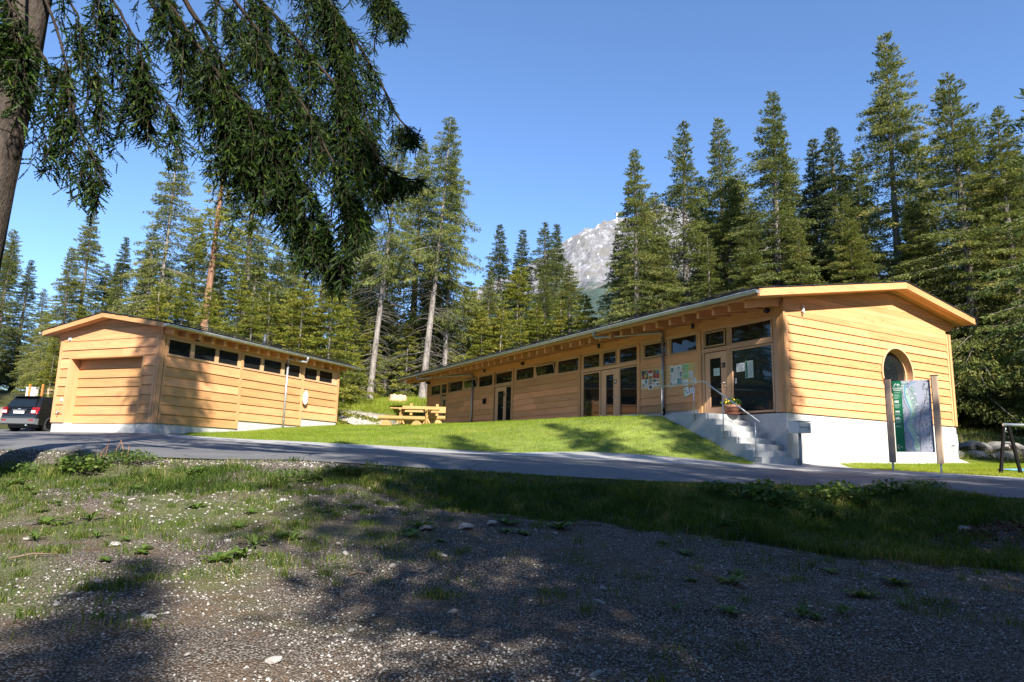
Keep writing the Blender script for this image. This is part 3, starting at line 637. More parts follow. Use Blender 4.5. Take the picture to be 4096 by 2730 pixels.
        mb.tube([s.mp(hs, hz, d), s.mp(hs, hz, d + .012)], .027, 12); mb.build('handle', STEEL, dr, True)
        MB().tube([s.mp(hs, hz - .09, d), s.mp(hs, hz - .09, d + .014)], .026, 12).build('lock', STEEL, dr, True)
        return dr
def thing_part(name, parent):
    o = bpy.data.objects.new(name, None); COL.objects.link(o); o.parent = parent; o.empty_display_size = .1; return o

def downpipe(face, parent_root, a_wall, a_gut, gz, gd, zb, elbow_z, mat, boot=False):
    """swan-neck from the gutter to the wall, then down"""
    p = thing_part('downpipe', parent_root); mb = MB()
    mb.tube([face.mp(a_gut, gz - .02, gd), face.mp(a_gut, gz - .22, gd)], [.075, .05], 12)
    mb.tube([face.mp(a_gut, gz - .17, gd), face.mp(a_gut, gz - .27, gd - .03), face.mp(a_gut + (a_wall - a_gut) * .95, elbow_z + .07, .12), face.mp(a_wall, elbow_z, .10), face.mp(a_wall, elbow_z - .12, .10)], .048, 12)
    mb.tube([face.mp(a_wall, elbow_z - .1, .10), face.mp(a_wall, zb, .10)], .05, 12); mb.build('pipe', mat, p, True)
    for z in (elbow_z - .5, (elbow_z + zb) / 2, zb + .4):
        MB().tube([face.mp(a_wall, z - .02, .10), face.mp(a_wall, z + .02, .10)], .057, 12).build('clamp', mat, p, True)
    if boot: MB().tube([face.mp(a_wall, zb + .28, .10), face.mp(a_wall, zb - .15, .10)], .062, 12).build('pipe_boot', DSTEEL, p, True)
def gutter(root, x, y0, y1, z, out, brackets, r=.085):
    """half-round gutter along local y, with its brackets"""
    g = thing_part('gutter', root); mb = MB(); n = 10
    def loop(y):
        o_ = [(x + out * (-r * math.cos(math.pi * i / n)), y, z - r * math.sin(math.pi * i / n)) for i in range(n + 1)]
        i_ = [(x + out * (-(r - .008) * math.cos(math.pi * i / n)), y, z - (r - .008) * math.sin(math.pi * i / n)) for i in range(n, -1, -1)]
        return o_ + i_
    A, B = loop(y0), loop(y1); i = len(mb.V); m_ = len(A); mb.V += A + B
    for j in range(m_): k_ = (j + 1) % m_; mb.F.append((j, k_, m_ + k_, m_ + j))
    mb.build('trough', ZINC, g, True)
    for ye in (y0, y1):
        e = MB(); h = [(x + out * (-r * 1.05 * math.cos(math.pi * i / n)), ye - .006, z - r * 1.05 * math.sin(math.pi * i / n)) for i in range(n + 1)]
        e.prism(h, [(a, ye + .006, c) for a, _, c in h]); e.build('end_cap', ZINC, g)
    MB().tube([(x + out * r, y0, z + .006), (x + out * r, y1, z + .006)], .013, 8).build('rolled_rim', ZINC, g, True)
    src = None
    for yb in brackets:
        if src is None:
            e = MB(); h = [(-out * (r + .010) * math.cos(math.pi * i / n), 0, -(r + .010) * math.sin(math.pi * i / n)) for i in range(n + 1)]
            hi = [(-out * (r + .001) * math.cos(math.pi * i / n), 0, -(r + .001) * math.sin(math.pi * i / n)) for i in range(n, -1, -1)]
            lp = h + hi; e.prism([(a, -.022, c) for a, _, c in lp], [(a, .022, c) for a, _, c in lp]); src = e.build('bracket', GALV, g); o = src
        else: o = src.copy(); COL.objects.link(o)
        o.location = (x, yb, z)
def roof(root, x_e0, x_e1, xa, za, m_, y0, y1, th, courses=11):
    """two slopes of slates over a timber deck with rake and eave fascias; x_e0/x_e1 eaves, ridge at xa"""
    rf = thing_part('roof', root); zs = lambda x: za - m_ * abs(x - xa)
    for xe, nm in ((x_e0, 'a'), (x_e1, 'b')):
        sg = 1 if xe > xa else -1
        A = [(xe, zs(xe) + .022), (xa, za + .022), (xa, za + th), (xe, zs(xe) + th)]
        MB().prism([(a, y0 + .03, c) for a, c in A], [(a, y1 - .03, c) for a, c in A]).build('deck', W_SY, rf)
        for yy0, yy1 in ((y0 - .012, y0 + .026), (y1 - .026, y1 + .012)):
            B = [(xe, zs(xe) - .01), (xa, za - .01), (xa, za + th - .012), (xe, zs(xe) + th - .012)]
            MB().prism([(a, yy0, c) for a, c in B], [(a, yy1, c) for a, c in B]).build('rake_fascia', W_X, rf)
        box('eave_fascia', xe - .015 if sg < 0 else xe, xe if sg < 0 else xe + .015, y0 + .03, y1 - .03, zs(xe) + .0, zs(xe) + th - .03, W_Y, rf)
        L = abs(xe - xa) + .06; st = L / courses
        for i in range(courses):
            xa0 = xa + sg * (i * st - .05 if i else 0); xa1 = xa + sg * (i + 1) * st
            C = [(xa0, za - m_ * abs(xa0 - xa) + th + .004), (xa1, za - m_ * abs(xa1 - xa) + th + .022), (xa1, za - m_ * abs(xa1 - xa) + th + .040), (xa0, za - m_ * abs(xa0 - xa) + th + .018)]
            jy = rng.uniform(-.012, .012)
            MB().prism([(a, y0 - .035 + jy, c) for a, c in C], [(a, y1 + .035 + jy, c) for a, c in C]).build('slate_course', SLATE, rf)
    box('ridge_cap', xa - .14, xa + .14, y0 - .04, y1 + .04, za + th + .030, za + th + .050, SLATE, rf)
    return rf, zs
def soffit_planks(root, x0, x1, zs, y0, y1, along, w_, xa):
    """boards under the roof overhang"""
    sp = thing_part('soffit', root)
    if along == 'x':
        n = max(1, round((y1 - y0) / w_))
        for i in range(n):
            a, b = y0 + (y1 - y0) * i / n + .003, y0 + (y1 - y0) * (i + 1) / n - .003
            for s0, s1 in ((x0, xa), (xa, x1)):
                A = [(s0, zs(s0)), (s1, zs(s1)), (s1, zs(s1) + .02), (s0, zs(s0) + .02)]
                MB().prism([(p, a, q) for p, q in A], [(p, b, q) for p, q in A]).build('soffit_plank', W_SX, sp)
    else:
        n = max(1, round((x1 - x0) / w_))
        for i in range(n):
            a, b = x0 + (x1 - x0) * i / n + .003, x0 + (x1 - x0) * (i + 1) / n - .003
            A = [(a, zs(a)), (b, zs(b)), (b, zs(b) + .02), (a, zs(a) + .02)]
            MB().prism([(p, y0, q) for p, q in A], [(p, y1, q) for p, q in A]).build('soffit_plank', W_SY, sp)
def snow_guard(root, x, z, y0, y1, n):
    g = thing_part('snow_guard', root)
    for dz in (.06, .13): MB().tube([(x, y0, z + dz), (x, y1, z + dz)], .014, 6).build('rail', BLACK, g, True)
    src = None
    for i in range(n):
        if src is None: o = src = MB().box(-.05, .05, -.012, .012, 0, .025).box(-.012, .012, -.012, .012, .02, .155).build('post', BLACK, g)
        else: o = src.copy(); COL.objects.link(o)
        o.location = (x, y0 + .1 + (y1 - y0 - .2) * i / (n - 1), z)

# ---- the long reception building
RB = thing('reception_building', 'long timber-clad building with round gable window above white concrete base', 'building', (*RC, 0), RT)
RF = Face(RB, lambda a, z, d: (-d, a, z), W_Y, W_Z); RG = Face(RB, lambda a, z, d: (a, -d, z), W_X, W_Z)
RAP, RZA, RM, RU, RV = 5.53, 6.102, .177, 27.15, 9.05
rz = lambda x: RZA - RM * abs(x - RAP)
MB().prism([(.05, .30, 1.5), (RV - .05, .30, 1.5), (RV - .05, .30, rz(RV)), (RAP, .30, RZA - .02), (.05, .30, rz(.05))],
           [(.05, RU - .05, 1.5), (RV - .05, RU - .05, 1.5), (RV - .05, RU - .05, rz(RV)), (RAP, RU - .05, RZA - .02), (.05, RU - .05, rz(.05))]).build('wall', simple('dark_interior_wood', (.10, .06, .03), .7), RB)
box('concrete_base', 0, RV + .0, 0, RU, -.6, 1.63, CON, RB)
box('concrete_plinth', .012, .2, 3.38, RU, 1.631, 1.90, CON, RB)
# posts of the long side
for a, w_ in ((.11, .15), (3.43, .17), (6.61, .15), (10.48, .16), (16.23, .17), (18.26, .18), (24.11, .16), (27.05, .2)):
    RF.slab('post', a - w_ / 2, a + w_ / 2, 1.66 if a < 1 else 1.9 if a > 4 else 1.64, 4.60, -.08, .055, W_Z)
RF.slab('post', .19, .37, 1.66, 4.60, -.08, .006, W_FZ)                       # inner corner casing
RG.slab('corner_board', -.055, .03, 1.645, 5.0, -.06, .075, W_Z); RG.slab('corner_board', .05, .19, 1.645, 4.98, -.06, .032, W_Z)
RF.slab('top_beam', 0.04, RU, 4.60, 5.10, -.08, .030, W_Y)
for a0, a1 in ((.37, 3.345), (3.515, 6.535), (6.685, 10.4), (10.56, 16.145), (16.315, 18.17), (18.35, 24.03), (24.19, 26.95)):
    RF.slab('transom', a0, a1, 3.80 if a0 < 3.4 or 6.6 < a0 < 10 or 16.2 < a0 < 18.2 else 3.885, 3.925, -.08, .040, W_FY)
    RF.slab('head_rail', a0, a1, 4.53, 4.598, -.08, .02, W_FY)
def mull(a0, a1, z0, z1): RF.slab('mullion', a0, a1, z0, z1, -.08, .016, W_FZ)
G4 = [3.885, 3.58, 3.29, 3.0, 2.715, 2.43, 2.14, 1.90]
# entrance bay
RF.window(.44, 2.00, 1.74, 3.72, glassm=GLASSB, fw=.06); RF.window(.44, 2.00, 3.97, 4.50, fw=.045)
mull(2.07, 2.24, 1.66, 3.80); mull(2.06, 2.22, 3.925, 4.53); mull(3.22, 3.345, 1.66, 3.80); mull(3.24, 3.345, 3.925, 4.53)
RF.door(2.26, 3.20, 1.66, 3.77, 2.50, 2.99, 1.93, 3.57, (2.34, 2.71))
RF.window(2.32, 3.14, 4.02, 4.45, fw=.05, proud=.05)
# notice-board bay
RF.boards(3.515, 6.535, [3.885, 3.57]); RF.boards(3.515, 6.535, [2.74, 2.46, 2.17, 1.90])
RF.window(5.13, 6.27, 4.01, 4.46, fw=.05, proud=.05); RF.window(3.60, 4.83, 3.98, 4.50); mull(4.9, 5.06, 3.925, 4.53); mull(6.36, 6.535, 3.925, 4.53)
# double-glazed door bay
RF.window(9.12, 10.22, 1.72, 3.72, fw=.05); RF.window(6.74, 7.76, 1.72, 3.72, fw=.05); mull(9.0, 9.065, 1.66, 3.80); mull(7.82, 7.88, 1.66, 3.80); mull(10.28, 10.4, 1.66, 3.8)
RF.door(7.89, 8.99, 1.66, 3.77, 8.20, 8.67, 1.93, 3.55, (8.05, 2.62))
for a0, a1, s_ in ((9.12, 10.22, 0), (8.03, 8.83, 1), (6.74, 7.76, 0)): RF.window(a0, a1, 3.97 + .03 * s_, 4.50 - .03 * s_, proud=.035 + .015 * s_)
mull(8.90, 9.06, 3.925, 4.53); mull(7.82, 7.97, 3.925, 4.53); mull(10.28, 10.4, 3.925, 4.53)
# boarded bay
RF.boards(10.56, 16.145, G4)
RF.window(14.30, 15.95, 3.97, 4.50); RF.window(12.43, 14.05, 3.97, 4.48, sash=.12); RF.window(10.62, 12.18, 3.97, 4.50)
mull(14.11, 14.24, 3.925, 4.53); mull(12.24, 12.37, 3.925, 4.53); mull(16.0, 16.145, 3.925, 4.53)
# second door bay
RF.window(16.40, 18.05, 3.97, 4.50); RF.door(17.08, 18.12, 1.66, 3.77, 17.24, 17.82, 1.93, 3.55, (17.16, 2.7)); RF.window(16.43, 16.94, 1.74, 3.72); mull(16.99, 17.06, 1.66, 3.8)
# boarded bay, far door
RF.boards(18.35, 24.03, G4)
RF.window(22.09, 23.80, 3.97, 4.50); RF.window(20.2, 21.83, 3.97, 4.48, sash=.12); RF.window(18.46, 20.0, 3.97, 4.50); mull(21.9, 22.03, 3.925, 4.53); mull(20.06, 20.14, 3.925, 4.53)
RF.boards(25.16, 26.95, G4); RF.window(25.20, 26.56, 3.97, 4.50); RF.window(24.26, 25.0, 3.97, 4.50); mull(25.06, 25.15, 1.9, 4.53); mull(26.62, 26.95, 3.925, 4.53)
RF.door(24.22, 25.05, 1.66, 3.77, 24.36, 24.76, 1.93, 3.55, (24.28, 2.7))
# gable: weatherboards with the round window cut out, flush boards above
HOLE = (5.66, 3.27, .90)
RG.boards(.20, 8.80, [4.60, 4.335, 4.065, 3.795, 3.52, 3.25, 2.97, 2.695, 2.42, 2.155, 1.88, 1.64], hole=HOLE)
RG.slab('corner_board', 8.80, 8.90, 1.645, 4.98, -.06, .045, W_Z); RG.slab('corner_board', 8.91, 9.05, 1.645, 4.98, -.06, .07, W_Z)
zz = 4.60; i = 0
while zz < RZA - .03:
    z1 = min(zz + .172, RZA - .012)
    pts = []
    lo_ = lambda z: 0.03 if rz(0.03) > z else RAP - (RZA - z) / RM
    hi_ = lambda z: RV + .33 if rz(RV + .33) > z and z > 5.15 else (RV if rz(RV) > z else RAP + (RZA - z) / RM)
    l0, l1, h0, h1 = lo_(zz), lo_(z1), hi_(zz), hi_(z1)
    if z1 < 5.16: h0 = h1 = 8.80
    pts = [(l0, zz), (h0, zz)]
    if l1 > .03 and l0 <= .03: pts = [(.03, zz), (h0, zz)]
    top = [(h1, z1 - .004), (l1, z1 - .004)]
    if l0 <= .03 < l1: top.append((.03, min(rz(.03), z1 - .004)))
    e = RV + .33
    if h0 >= e - 1e-6 and h1 < e - 1e-6: top.insert(0, (e, min(rz(e), z1 - .004)))
    RG.poly('gable_board', pts + top, -.06, .034 + rng.uniform(0, .003), W_X); zz = z1; i += 1
# round window: deep ring, inner sash, pane
RWN = thing_part('window', RB)
def ring(name, r0, r1, d0, d1, mat, par, seg=48):
    mb = MB(); cv, cz, _ = HOLE
    L_ = []
    for (r, d) in ((r1, d0), (r1, d1), (r0, d1), (r0, d0)):
        L_.append(len(mb.V)); mb.V += [RG.mp(cv + r * math.cos(6.28318 * q / seg), cz + r * math.sin(6.28318 * q / seg), d) for q in range(seg)]
    for a in range(4):
        b = (a + 1) % 4
        for q in range(seg): k_ = (q + 1) % seg; mb.F.append((L_[a] + q, L_[a] + k_, L_[b] + k_, L_[b] + q))
    return mb.build(name, mat, par)
ring('frame', .845, .915, -.28, .075, W_FZ, RWN); ring('sash', .76, .85, -.24, -.14, W_FZ, RWN)
mb = MB(); mb.prism([RG.mp(HOLE[0] + .78 * math.cos(6.28318 * q / 48), HOLE[1] + .78 * math.sin(6.28318 * q / 48), -.21) for q in range(48)], [RG.mp(HOLE[0] + .78 * math.cos(6.28318 * q / 48), HOLE[1] + .78 * math.sin(6.28318 * q / 48), -.20) for q in range(48)])
mb.build('pane', GLASS, RWN)
# roof
RRO, rzs = roof(RB, -1.72, RV + .66, RAP, RZA, RM, -.624, RU + .65, .215, 12)
soffit_planks(RB, -1.70, RV + .64, rzs, -.59, -.04, 'x', .115, RAP)
soffit_planks(RB, -1.70, -.03, rzs, -.03, RU + .6, 'y', .14, RAP)
src = None
for i in range(43):
    y = .10 + i * .645
    if y > RU + .4: break
    if src is None:
        prof = [(-.02, rzs(-.02)), (-1.40, rzs(-1.40)), (-1.46, rzs(-1.46) - .05), (-1.46, rzs(-1.46) - .24), (-.02, rzs(-.02) - .24)]
        prof = [(a, c - .004) for a, c in prof]
        src = o = MB().prism([(a, -.055, c) for a, c in prof], [(a, .055, c) for a, c in prof]).build('rafter', W_SX, RB)
    else: o = src.copy(); COL.objects.link(o)
    o.location = (0, y, 0)
gutter(RB, -1.825, -.66, RU + .7, rzs(-1.72) + .135, -1, [.19 + .645 * i for i in range(43)])
snow_guard(RB, -1.25, rzs(-1.25) + .262, .3, RU, 34)
downpipe(RF, RB, 5.19, 7.05, rzs(-1.72) + .135, 1.825, 1.72, 4.74, DZINC, True)
downpipe(RF, RB, 20.62, 24.6, rzs(-1.72) + .135, 1.825, 1.6, 4.66, DZINC)
# lamps under the eaves, wall lamps, switches
def spot(face, a, z, d): o = MB().tube([face.mp(a, z + .10, d), face.mp(a, z - .10, d)], .055, 14); return o.build('spot_lamp', BLACK, face.root, True)
for a, z in ((3.62, 4.80), (9.0, 4.80), (19.2, 4.80)): spot(RF, a, z, .14)
def cam_dome(face, a, z):
    mb = MB(); mb.tube([face.mp(a, z, .03), face.mp(a, z, .10)], .07, 14); mb.tube([face.mp(a, z - .01, .10), face.mp(a - .02, z - .04, .20)], [.085, .05], 14); mb.build('sensor_lamp', BLACK, face.root, True)
for a, z in ((.50, 4.80), (15.22, 4.75), (26.8, 4.75)): cam_dome(RF, a, z)
RF.slab('wall_lamp', 19.05, 19.28, 3.0, 3.25, .042, .14, DSTEEL); RF.slab('ramp_lamp', 26.97, 27.12, 4.72, 4.95, .06, .2, BLACK)
mb = MB(); mb.tube([RG.mp(.84, 4.80, .04), RG.mp(.84, 4.80, .10)], .03, 10); mb.tube([RG.mp(.86, 4.70, .10), RG.mp(.84, 4.98, .10)], .035, 10); mb.build('antenna', WHITE, RB, True)
mb = MB(); mb.tube([RG.mp(8.72, .96, 0), RG.mp(8.72, .96, .09), RG.mp(8.72, .90, .10)], .02, 8); mb.tube([RG.mp(8.60, .98, .06), RG.mp(8.84, .98, .06)], .012, 8); mb.tube([RG.mp(8.64, .95, .03), RG.mp(8.62, .72, .09)], .012, 8); mb.build('water_tap', GALV, RB, True)
# info plate on the entrance door, smaller plates on the others
def plate(face, a, z, s, char, parent=None, d=.004, mat=None, size=None):
    face.slab('door_plate', a - s / 2, a + s / 2, z - s * .55, z + s * .55, d - .006, d + .004, mat or simple('plate_dark', (.03, .028, .026), .5), parent)
    if char:
        M = frame_matrix(face, a + (s * .28) * (-1 if face is RF else 1) * -1, z - s * .36, d + .007, s * .95)
        text_mesh('plate_letter', char, 1.0, WHITE, parent or face.root, M)
def frame_matrix(face, a, z, d, size):
    """text frame on a wall: x runs to the viewer's right"""
    o = Vector(face.mp(a, z, d)); sg = -1 if face in (RF,) else 1
    ex = (Vector(face.mp(a + sg, z, d)) - o); ez = Vector((0, 0, 1)); en = Vector(face.mp(a, z, d + 1)) - o
    Mx = Matrix((ex * size, ez * size, en * size)).transposed().to_4x4(); Mx.translation = o; return Mx
plate(RF, 2.385, 3.30, .15, 'i'); plate(RF, 8.06, 3.24, .14, None); plate(RF, 17.02 + .12, 3.36, .15, None); plate(RF, 24.95, 3.0, .13, None)
RF.slab('plate_mark', 8.02, 8.10, 3.21, 3.27, .008, .012, WHITE)
# ---- paper notices stuck inside the entrance glazing
PAPER = simple('paper_white', (.74, .76, .75), .7); PAPERM = simple('paper_mint', (.52, .68, .60), .7); INK = simple('print_ink', (.06, .06, .07), .8); INKG = simple('print_grey', (.32, .33, .34), .8)
PGRN = simple('paper_green', (.28, .60, .20), .7); PYEL = simple('paper_yellow', (.72, .58, .10), .7); PRED = simple('print_red', (.34, .03, .05), .6); PTEAL = simple('print_teal', (.03, .22, .26), .6); PBRN = simple('print_brown', (.22, .13, .06), .7); PDARK = simple('print_dark', (.04, .05, .06), .6); PGREEN = simple('print_map_green', (.012, .16, .055), .45)
def notice(face, a0, a1, z0, z1, mat, d, blocks=(), lines=0, parent=None, name='notice', label=None, tilt=0):
    """a sheet: paper with printed picture blocks (fractions from top-left) and text lines, a measured along the wall"""
    t = thing_part(name, parent or face.root) if parent is not False else None
    lo2, hi2 = min(a0, a1), max(a0, a1); sg = -1 if face is RF else 1
    left = hi2 if sg < 0 else lo2; W_, H_ = hi2 - lo2, z1 - z0
    ca, cz = (a0 + a1) / 2, (z0 + z1) / 2; ct, st_ = math.cos(tilt), math.sin(tilt)
    def P(fx, fy, dd):
        a, z = left + sg * fx * W_ - ca, z1 - fy * H_ - cz
        return face.mp(ca + a * ct - z * st_, cz + a * st_ + z * ct, dd)
    def q(x0, y0, x1, y1, d0, d1, m_, nm): return MB().prism([P(x, y, d0) for x, y in ((x0, y0), (x1, y0), (x1, y1), (x0, y1))], [P(x, y, d1) for x, y in ((x0, y0), (x1, y0), (x1, y1), (x0, y1))]).build(nm, m_, t)
    q(0, 0, 1, 1, d, d + .0015, mat, 'sheet')
    for j, (x0, y0, x1, y1, m_) in enumerate(blocks): q(x0, y0, x1, y1, d + .0015, d + .003, m_, 'printed_picture')
    if lines:
        mb = MB(); y_lo = max([b[3] for b in blocks], default=.08) if lines > 0 else .1
        n = abs(lines); span = (.93 - y_lo - .04)
        if span > .08:
            for j in range(n):
                y = y_lo + .05 + span * j / n; x1 = rng.uniform(.6, .92)
                mb.prism([P(x, yy, d + .0015) for x, yy in ((.1, y), (x1, y), (x1, y + span / n * .45), (.1, y + span / n * .45))], [P(x, yy, d + .0028) for x, yy in ((.1, y), (x1, y), (x1, y + span / n * .45), (.1, y + span / n * .45))])
            mb.build('printed_lines', INKG, t)
    return t
notice(RF, 2.58, 2.84, 2.98, 3.23, PAPERM, -.017, lines=7); notice(RF, 1.52, 1.86, 3.02, 3.29, PAPER, -.019, lines=7)
notice(RF, 1.19, 1.50, 2.79, 3.33, PAPER, -.019, blocks=((.04, .02, .30, .98, PGREEN), (.34, .02, .96, .98, simple('map_print', (.40, .48, .46), .6, noise=.5, nscale=60))))
notice(RF, 1.87, 1.94, 2.66, 2.82, PAPER, -.019, blocks=((.2, .15, .8, .45, INK),), lines=2)

# ---- stair, landing and handrail in front of the entrance
ST = thing('entrance_stair', 'grey concrete stair rising to the entrance door with info plate', 'stair', (*RC, 0), RT)
LZ, NS, RIS, TRD, U0, VW = 1.61, 8, .1875, .2925, 1.64, -1.6
pts = [(4.6, LZ), (4.6, -.4), (-.42, -.4)]
for i in range(NS - 1, -1, -1):
    u = U0 - i * TRD; zt = LZ - (i) * RIS
    pts += [(u, zt - RIS if i == NS - 1 else zt - RIS), (u, zt)]
pts[2] = (U0 - (NS - 1) * TRD, -.4)
MB().prism([(VW, a, z) for a, z in pts], [(-.012, a, z) for a, z in pts]).build('stair_flight', CON2, ST)
HR = thing('stair_handrail', 'galvanised tube handrail on the flank of the concrete stair', 'handrail', (*RC, 0), RT)
hv = VW - .05
MB().tube([(hv, 3.70, 2.56), (hv, 1.72, 2.575), (hv, 1.66, 2.57), (hv, 1.60, 2.54), (hv, -.42, 1.25)], .020, 10).build('top_rail', GALV, HR, True)
for a, zt, zb in ((3.54, 2.54, 1.5), (2.09, 2.56, 1.39), (.91, 2.08, .82), (-.26, 1.34, .15)):
    p = MB().tube([(hv, a, zt), (hv, a, zb)], .015, 8).build('baluster', GALV, HR, True)
    for zq in (zb + .06, zb + .20): MB().tube([(hv - .03, a, zq), (VW + .005, a, zq)], .012, 8).build('bolt', GALV, p, True)
# ramp kerb and rail at the far gable corner
KR = thing('rear_handrail', 'thin steel handrail beside the low concrete ramp at the back corner', 'handrail', (*RC, 0), RT)
for a in (9.27, 9.55): MB().tube([(a, .25, .34), (a, .25, 1.38)], .02, 8).build('post', GALV, KR, True)
MB().tube([(9.57, .25, 1.38), (9.06, .30, 1.38)], .02, 8).build('top_rail', GALV, KR, True)
KE = thing('ramp_kerb', 'low concrete ramp edge leaving the back corner of the gable', 'kerb', (*RC, 0), RT)
MB().prism([(9.06, .0, -.2), (10.3, .0, -.2), (10.3, .0, .27), (9.06, .0, .50)], [(9.06, .9, -.2), (10.3, .9, -.2), (10.3, .9, .27), (9.06, .9, .50)]).build('slab', CON, KE)

# ---- notice board
NB = thing('notice_board', 'glazed notice board full of leaflets beside the entrance door', 'notice board', (*RC, 0), RT)
NF = Face(NB, RF.mp, W_Y, W_Z); RFs = RF
NF.slab('backing', 3.52, 6.53, 2.745, 3.565, -.01, .016, wood('board_backing', (.62, .40, .18), 'y', .2))
for a in (6.47, 5.06, 4.95, 3.58):
    for z in (2.80, 3.51): MB().tube([NF.mp(a, z, .016), NF.mp(a, z, .05)], .012, 8).build('glass_clip', STEEL, NB, True)
def nb(a0, a1, z0, z1, mat, blocks=(), lines=0): notice(RF, a0, a1, z0, z1, mat, .018, blocks, lines, NB, 'leaflet')
T_, M_, B_ = 3.50, 3.19, 2.95
nb(6.28, 6.45, 3.18, 3.50, PAPER, ((0, 0, 1, .6, PDARK), (0, .62, 1, 1, PRED))); nb(6.29, 6.45, 2.86, 3.17, PAPER, ((.3, .55, .75, .95, PBRN),), 3)
nb(6.10, 6.26, 3.17, 3.49, PDARK, ((0, .42, .5, .8, PYEL), (.3, .1, .9, .35, INKG))); nb(6.10, 6.26, 2.86, 3.15, PAPER, ((.1, .05, .7, .5, PTEAL),), 3)
nb(5.84, 6.07, 3.28, 3.48, PAPER, ((0, 0, 1, .55, PRED),), 2); nb(5.88, 6.04, 2.95, 3.26, INKG, ((0, 0, 1, .25, PBRN), (0, .92, 1, 1, PRED))); nb(5.83, 6.07, 2.72 + .035, 2.95, PAPER, ((.2, .3, .8, .85, PDARK),), -1)
nb(5.65, 5.81, 3.16, 3.46, PRED, ((0, 0, 1, .5, PBRN),)); nb(5.64, 5.81, 2.86, 3.15, PAPER, ((.1, .1, .9, .4, PDARK),), 4)
nb(5.49, 5.63, 3.15, 3.45, PRED, ((0, 0, 1, .4, PTEAL),)); nb(5.48, 5.62, 2.86, 3.13, PAPER, ((.05, .1, .8, .35, PBRN), (.1, .6, .9, .85, PDARK)), 1)
nb(5.30, 5.40, 3.15, 3.44, PAPERM, ((.2, .4, .8, .8, PGRN),), 0)
nb(4.72, 4.88, 3.28, 3.50, PAPER, ((.2, .2, .9, .85, PTEAL), (.2, .86, .9, .95, PRED)), 0); nb(4.72, 4.88, 2.97, 3.27, PAPER, (), 7); nb(4.56, 4.70, 2.93, 3.49, PAPER, (), 14)
nb(4.72, 4.88, 2.78, 2.96, PAPER, ((.1, .2, .45, .7, PDARK),), 3); nb(4.58, 4.70, 2.78, 2.92, PAPER, ((.2, .3, .8, .6, PDARK),), 2)
nb(4.30, 4.53, 3.06, 3.51, PAPER, ((.15, .1, .4, .25, INK), (.55, .55, .95, .72, PDARK), (.55, .78, .9, .9, INK)), -10); nb(4.30, 4.53, 2.82, 3.05, PTEAL, ((.45, .1, .95, .6, INKG),))
nb(3.99, 4.26, 3.28, 3.52, PGRN, (), 8); nb(3.99, 4.26, 3.01, 3.25, PGRN, (), 8); nb(3.78, 3.97, 3.29, 3.53, PYEL, (), 7); nb(3.77, 3.96, 3.02, 3.25, PAPER, (), 7)
nb(4.03, 4.28, 2.76, 2.97, PAPER, (), 5); nb(3.62, 3.80, 2.80, 3.0, PAPER, (), 4)
k = NT('display_glass'); gl = k.n('ShaderNodeBsdfGlossy'); gl.inputs['Roughness'].default_value = .02; tr = k.n('ShaderNodeBsdfTransparent'); fr = k.n('ShaderNodeFresnel'); mx = k.n('ShaderNodeMixShader')
geo = k.n('ShaderNodeNewGeometry'); k.l(k.mth('MULTIPLY', fr.outputs[0], k.mth('SUBTRACT', 1.0, geo.outputs['Backfacing'])), mx.inputs[0]); k.l(tr.outputs[0], mx.inputs[1]); k.l(gl.outputs[0], mx.inputs[2]); k.l(mx.outputs[0], k.out.inputs[0]); DISP = k.m
NF.slab('glass_pane', 5.08, 6.50, 2.76, 3.55, .034, .038, DISP); NF.slab('glass_pane', 3.56, 4.93, 2.76, 3.55, .034, .038, DISP)
# leaflets hung on the boards under the notice board
def hung(label, a0, a1, z0, z1, mat, d, tilt, blocks=()):
    t = thing('hanging_leaflet', label, 'leaflet', (*RC, 0), RT, 'leaflets hanging below the notice board')
    notice(RF, a0, a1, z0, z1, mat, d, blocks, -6, t, 'print', tilt=tilt)
hung('green leaflet hanging tilted behind a white one below the notice board', 3.98, 4.20, 2.38, 2.68, PGRN, .050, -.10)
hung('white leaflet with small pictures hanging tilted below the notice board', 3.93, 4.15, 2.40, 2.70, PAPER, .056, -.22, ((.1, .3, .4, .42, INK), (.5, .62, .9, .72, INK)))
hung('plain white leaflet hanging straight beside the corner post below the notice board', 3.66, 3.90, 2.46, 2.66, PAPER, .050, .02)

# ---- flower pot on the landing
px_, py_ = RW(1.64, -.48); FP = thing('flower_pot', 'terracotta pot of yellow flowers on the landing before the glass', 'flower pot', (px_, py_, LZ + .002))
TC = simple('terracotta', (.26, .115, .07), .75, noise=.12)
MB().lathe([(.19, 0), (.245, .02), (.25, .045), (.20, .045)], 24).build('saucer', simple('dark_terracotta', (.16, .06, .04), .7), FP, True)
MB().lathe([(.18, .03), (.235, .20), (.24, .205), (.262, .21), (.268, .30), (.25, .30), (.24, .27), (.05, .262)], 24).build('pot', TC, FP, True)
n = 420; a = rng.uniform(0, 6.28, n); r_ = .30 * np.sqrt(rng.random(n)); h_ = .28 + .24 * rng.random(n) * (1 - .5 * (r_ / .3) ** 2); X, Y, Z = np.cos(a) * r_, np.sin(a) * r_, h_
def leafcards(X, Y, Z, l, wd, tiltr=.9):
    n = len(X); d = rng.normal(0, 1, (n, 3)); d[:, 2] = np.abs(d[:, 2]) * tiltr; d /= np.linalg.norm(d, axis=1, keepdims=True)
    s = np.cross(d, rng.normal(0, 1, (n, 3))); s /= np.linalg.norm(s, axis=1, keepdims=True); c = np.stack([X, Y, Z], 1)
    l = np.broadcast_to(l, n)[:, None]; wd = np.broadcast_to(wd, n)[:, None]
    V = np.stack([c, c + d * l * .45 + s * wd / 2, c + d * l, c + d * l * .45 - s * wd / 2], 1).reshape(-1, 3); i = np.arange(n) * 4
    return V, np.stack([i, i + 1, i + 2, i + 3], 1)
